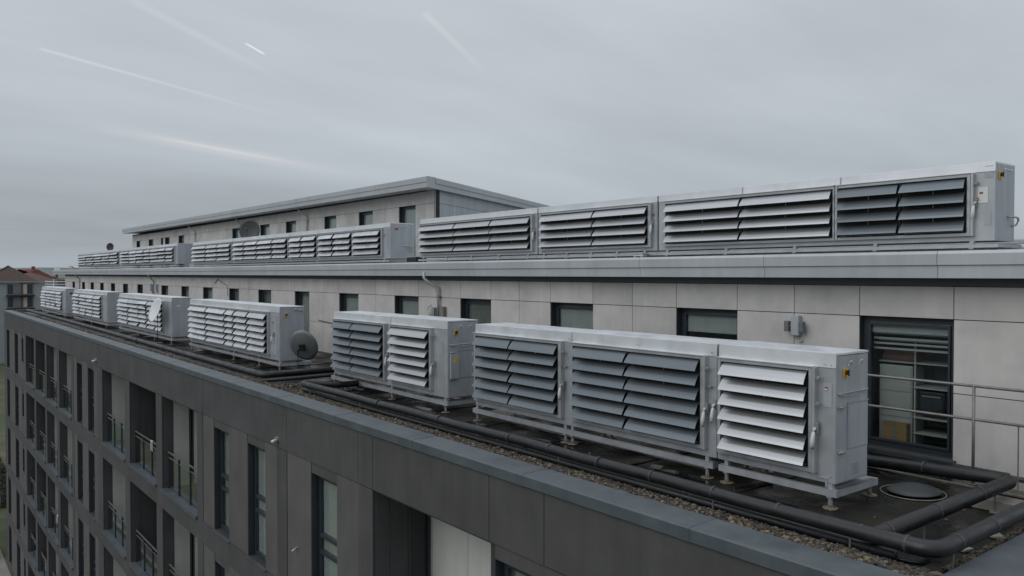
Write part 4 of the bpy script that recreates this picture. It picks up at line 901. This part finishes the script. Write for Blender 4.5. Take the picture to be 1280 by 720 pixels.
for z_ in (.34, .60, 1.10, 1.50, 1.86): box('shelf', 'cupboard', -6.28 if z_ < 1.4 else -6.86, -5.62, 13.40, 13.88, z_, z_+.022, T)
for x_ in (-6.27, -5.64): box('upright', 'greyrender', x_, x_+.02, 13.42, 13.46, .12, 1.86, T)
T = thing('window_slats', 'pale horizontal blind slats hanging in the upper part of the big window', 'blind', (-6.2, 13.3, 2.2))
for i in range(4): box('slat', 'blind', -6.88, -5.58, 13.26, 13.285, 1.98-.085*i, 2.0-.085*i+.012, T)
T = thing('folded_blanket', 'dull red folded blanket on top of the cupboard inside the window', 'blanket', (-6.5, 13.6, 1.53))
MB().prism([(13.43, 1.53), (13.42, 1.60), (13.47, 1.66), (13.6, 1.69), (13.75, 1.66), (13.8, 1.53)], -6.82, -6.25).build('fold', M['cloth'], T, bevel=.02); MB().prism([(13.44, 1.66), (13.48, 1.70), (13.6, 1.73), (13.7, 1.69), (13.6, 1.69)], -6.80, -6.3).build('top_fold', M['cloth'], T)

# ================================================================== NEIGHBOURHOOD
def hip_roof(mb, x0, x1, y0, y1, z, h, ov=.6, dirn='x'):
    x0 -= ov; x1 += ov; y0 -= ov; y1 += ov
    if dirn == 'y': r = (x1-x0)/2; a, b = ((x0+x1)/2, y0+r*.9), ((x0+x1)/2, y1-r*.9)
    else: r = (y1-y0)/2; a, b = (x0+r*.9, (y0+y1)/2), (x1-r*.9, (y0+y1)/2)
    vs = [(x0,y0,z),(x1,y0,z),(x1,y1,z),(x0,y1,z),(*a,z+h),(*b,z+h)]
    if dirn == 'y': fs = [(0,1,4),(1,2,5,4),(2,3,5),(3,0,4,5),(0,3,2,1)]
    else: fs = [(0,1,5,4),(1,2,5),(2,3,4,5),(3,0,4),(0,3,2,1)]
    return mb.add(vs, fs)
def house(label, x0, x1, y0, y1, eave, h, wall, roof, dirn, floors=3, winface=True, cols=None, group='houses beyond the roof'):
    T = thing('brick_house' if wall == 'brick' else 'rendered_house', label, 'house', ((x0+x1)/2, (y0+y1)/2, GZ), group)
    MB().box(x0, x1, y0, y1, GZ, eave).build('wall', M[wall], T)
    rf = hip_roof(MB(), x0, x1, y0, y1, eave+.02, h, .6, dirn).build('roof', M[roof], T)
    MB().box(x0-.65, x1+.65, y0-.65, y0-.55, eave-.15, eave+.05).box(x1+.55, x1+.65, y0-.55, y1+.55, eave-.15, eave+.05).build('gutter', M['renderwhite'], T)
    MB().box((x0+x1)/2-.5, (x0+x1)/2+.5, (y0+y1)/2+1, (y0+y1)/2+2, eave+h*.4, eave+h+1.0).build('chimney', M['brick'], rf)
    cols = cols or max(2, int((y1-y0)/3.2))
    for k in range(floors):
        zt = eave-.55-3.0*k
        for j in range(cols):
            yc = y0+(y1-y0)*(j+.5)/cols
            W = MB().box(x1-.05, x1+.03, yc-.75, yc+.75, zt-1.6, zt).build('window', M['renderwhite'], T); box('pane', 'oven', x1+.031, x1+.05, yc-.66, yc+.66, zt-1.5, zt-.08, W)
        cx = max(2, int((x1-x0)/3.5))
        for j in range(cx):
            xc = x0+(x1-x0)*(j+.5)/cx
            W = MB().box(xc-.75, xc+.75, y0-.03, y0+.05, zt-1.6, zt).build('window', M['renderwhite'], T); box('pane', 'oven', xc-.66, xc+.66, y0-.05, y0-.031, zt-1.5, zt-.08, W)
    return T
# big brown-roofed block closing the view at far left (front faces the camera)
T = thing('apartment_block', 'pale and brick apartment block with brown hipped roof beyond the far end of the roof', 'apartment block', (-248, 12, GZ))
X0 = -236.0; ev = .9
MB().box(-262, X0, -12, 34, GZ, ev).build('wall', M['renderwhite'], T)
MB().box(X0-.1, X0+.12, 26.6, 29.3, GZ, ev-.02).build('brick_bay', M['brick'], T)
rf = MB(); hip_roof(rf, -246, X0, 18.5, 30.2, ev+.03, 4.2, .3, 'x'); rf.build('roof', M['tile_brown'], T)
rf = MB(); hip_roof(rf, -258, -240, -14, 37, ev+.06, 2.0, .5, 'y'); rf.build('roof', M['tile_brown'], T)
MB().box(X0+.45, X0+.65, 0, 34, ev-.15, ev+.12).build('gutter', M['renderwhite'], T)
for k in range(6):
    zt = ev-.55-3.35*k
    for (ya, yb_, mt) in ((23.6, 24.9, 'anthracite'), (25.1, 26.4, 'dish'), (27.1, 27.9, 'blind'), (28.0, 29.1, 'anthracite'), (16, 17.4, 'anthracite'), (18.6, 20, 'anthracite')):
        W = MB().box(X0+.0, X0+.16, ya-.1, yb_+.1, zt-2.6, zt+.08).build('window', M['renderwhite'] if mt not in ('dish',) else M['dish'], T); box('pane', mt, X0+.161, X0+.18, ya, yb_, zt-2.5, zt-.03, W)
    box('balcony_slab', 'backing', X0+.121, X0+1.2, 23.3, 29.5, zt-3.05, zt-2.75, T)
house('house with a bright red tiled hip roof behind the brown roof', -330, -306, 30, 46, .2, 4.3, 'brick', 'tile_red', 'y')
house('brown roofed house between the brown block and the upper roof end', -290, -272, 34, 62, -1.2, 2.7, 'brick', 'tile_brown', 'y')
hl = random.Random(4)
names = ['far red roofed house, first beyond the bright red roof', 'far brown roofed house beyond the first row', 'far red roofed house low among trees', 'distant brown roofed terrace', 'distant red roofed house near the hill foot', 'far brown roofed house at the extreme left', 'far red roofed house behind the brown block', 'distant brown roofed house below the hills']
for i, (x_, y_) in enumerate(((-345, 62), (-400, 36), (-360, 90), (-420, 60), (-450, 96), (-320, -30), (-380, -10), (-470, 20))):
    ln = 14+4*(i % 3); house(names[i], x_-ln/2, x_+ln/2, y_-7, y_+7, -2.2+hl.uniform(-1, 1.4), 4.5, 'brick' if i % 2 else 'renderwhite', ['tile_red', 'tile_brown'][i % 2], 'xy'[i % 2], 2)
# neighbouring flat roof with white guard rails, seen past the end of the pale wall
T = thing('roof_terrace', 'dark flat roof terrace with white guard rails beyond the pale wall end', 'terrace', (-206, 34, GZ))
MB().box(-212, -200, 28.5, 44, GZ, -.4).build('wall', M['brick'], T)
for z_ in (.1, .6, 1.2):
    MB().tube([(-200, 28.7, z_), (-200, 44, z_)], .10, 6).build('rail', M['dishwhite'], T); MB().tube([(-212, 28.7, z_), (-200, 28.7, z_)], .10, 6).build('rail', M['dishwhite'], T)
for y_ in (28.7, 31.0, 33.2, 35.5): MB().tube([(-200, y_, -.4), (-200, y_, 1.8)], .10, 6).build('post', M['dishwhite'], T)
MB().box(-210, -203, 31, 35, -.4, 1.6).build('plant_box', M['anthracite'], T)

# trees: trunk, limbs and many leaf clumps
def tree(label, x, y, h, seed, nleaf=900, cat='tree', name='bare_tree'):
    r = random.Random(seed); T = thing(name, label, cat, (x, y, GZ), 'trees beyond the building')
    tr = MB().tube([(x, y, GZ), (x+.1, y, GZ+h*.35), (x+.2, y+.1, GZ+h*.6)], [h*.03, h*.022, h*.012], 7)
    cents = []
    for i in range(9):
        a = r.uniform(0, 6.28); z0 = GZ+h*r.uniform(.3, .6); q = h*r.uniform(.14, .30)
        e = (x+cos(a)*q, y+sin(a)*q, z0+h*r.uniform(.12, .36)); tr.tube([(x+.1, y, z0), ((x+e[0])/2, (y+e[1])/2, (z0+e[2])/2+.3), e], [h*.012, h*.008, h*.004], 5); cents.append(e)
    tr.build('trunk', M['bark'], T)
    lf = MB()
    for _ in range(nleaf):
        c = cents[r.randrange(len(cents))]; s = r.uniform(.12, .34)*h/9; v = Vector((r.gauss(0, 1), r.gauss(0, 1), r.gauss(0, .8)))*h*.085+Vector(c)
        a, b = Vector((r.uniform(-1, 1), r.uniform(-1, 1), r.uniform(-1, 1))).normalized()*s, Vector((r.uniform(-1, 1), r.uniform(-1, 1), r.uniform(-1, 1))).normalized()*s
        lf.add([v, v+a, v+a+b, v+b], [(0, 1, 2, 3)])
    lf.build('crown', M['leaf'], T)
tl = ['tree on the lawn just past the far corner of the building', 'tree on the lawn nearest the road', 'tree beside the far block', 'tall tree between the far houses', 'tree left of the far brown roofs', 'tree below the red roofs', 'broad tree beyond the red roof', 'tree at the foot of the hills']
for i, (x_, y_, h_) in enumerate(((-100, 3.5, 7), (-112, -4, 9), (-160, 30, 12), (-300, 42, 19), (-345, 52, 21), (-330, 72, 20), (-420, 78, 22), (-280, -10, 18))): tree(tl[i], x_, y_, h_, 50+i)
# hedge and lawn edge near the foot of the block
def hedge(label, x0, x1, y0, y1, h, seed):
    r = random.Random(seed); m = MB()
    for _ in range(int(abs(x1-x0)*abs(y1-y0)*h*60)):
        v = Vector((r.uniform(x0, x1), r.uniform(y0, y1), GZ+h*(1-r.random()**2))); a, b = [Vector((r.uniform(-1, 1), r.uniform(-1, 1), r.uniform(-1, 1))).normalized()*.16 for _ in '12']
        m.add([v, v+a, v+a+b, v+b], [(0, 1, 2, 3)])
    T = thing('hedge', label, 'hedge', ((x0+x1)/2, (y0+y1)/2, GZ)); m.build('foliage', M['leaf'], T); MB().box(x0+.3, x1-.3, y0+.3, y1-.3, GZ, GZ+h*.6).build('stems', M['bark'], T)
hedge('low clipped hedge at the foot of the charcoal block end', -78, -74, 3, 6.5, 1.1, 1)
hedge('dark hedge across the lawn toward the brick block', -112, -90, 8.0, 9.6, 2.2, 2)
# hills and far woods
def ridge(name, x, y0, y1, base, amp, m, seed, dx=60):
    r = random.Random(seed); n = 60; vs = []; ph = [r.uniform(0, 6.28) for _ in range(5)]
    for i in range(n+1):
        y = y0+(y1-y0)*i/n; hgt = base+amp*(.5*sin(i*.21+ph[0])+.3*sin(i*.53+ph[1])+.12*sin(i*1.3+ph[2])+.08*sin(i*2.9+ph[3]))
        vs += [(x+dx*1.5, y, GZ), (x+dx*.4, y, (hgt+GZ)/2+4), (x, y, hgt), (x-dx, y, GZ)]
    fs = []
    for i in range(n):
        for j in range(3): fs.append((i*4+j, i*4+4+j, i*4+5+j, i*4+1+j))
    MB().add(vs, fs).build(name, M[m], kind='structure', smooth=True)
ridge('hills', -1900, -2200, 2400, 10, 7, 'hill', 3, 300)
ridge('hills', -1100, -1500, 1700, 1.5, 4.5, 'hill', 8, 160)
# far wood as one mass of clumps
r_ = random.Random(77); m_ = MB()
for _ in range(5200):
    x_ = r_.uniform(-620, -380); y_ = r_.uniform(-260, 420); hh = 9+5*sin(y_*.05)+3*sin(y_*.17+x_*.02)+r_.uniform(-2, 3)
    s = r_.uniform(1.5, 3.4); z_ = GZ+hh*r_.uniform(.3, 1)
    v = Vector((x_, y_, z_)); a, b, c = [Vector((r_.uniform(-1, 1), r_.uniform(-1, 1), r_.uniform(-1, 1))).normalized()*s for _ in '123']
    m_.add([v, v+a, v+a+b, v+b], [(0, 1, 2, 3)]).add([v, v+c, v+c+b, v+b], [(0, 1, 2, 3)])
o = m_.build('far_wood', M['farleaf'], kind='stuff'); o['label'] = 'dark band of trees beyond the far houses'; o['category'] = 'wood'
print('OBJECTS', len(bpy.data.objects), 'TRIS', sum(len(m.polygons) for m in bpy.data.meshes))
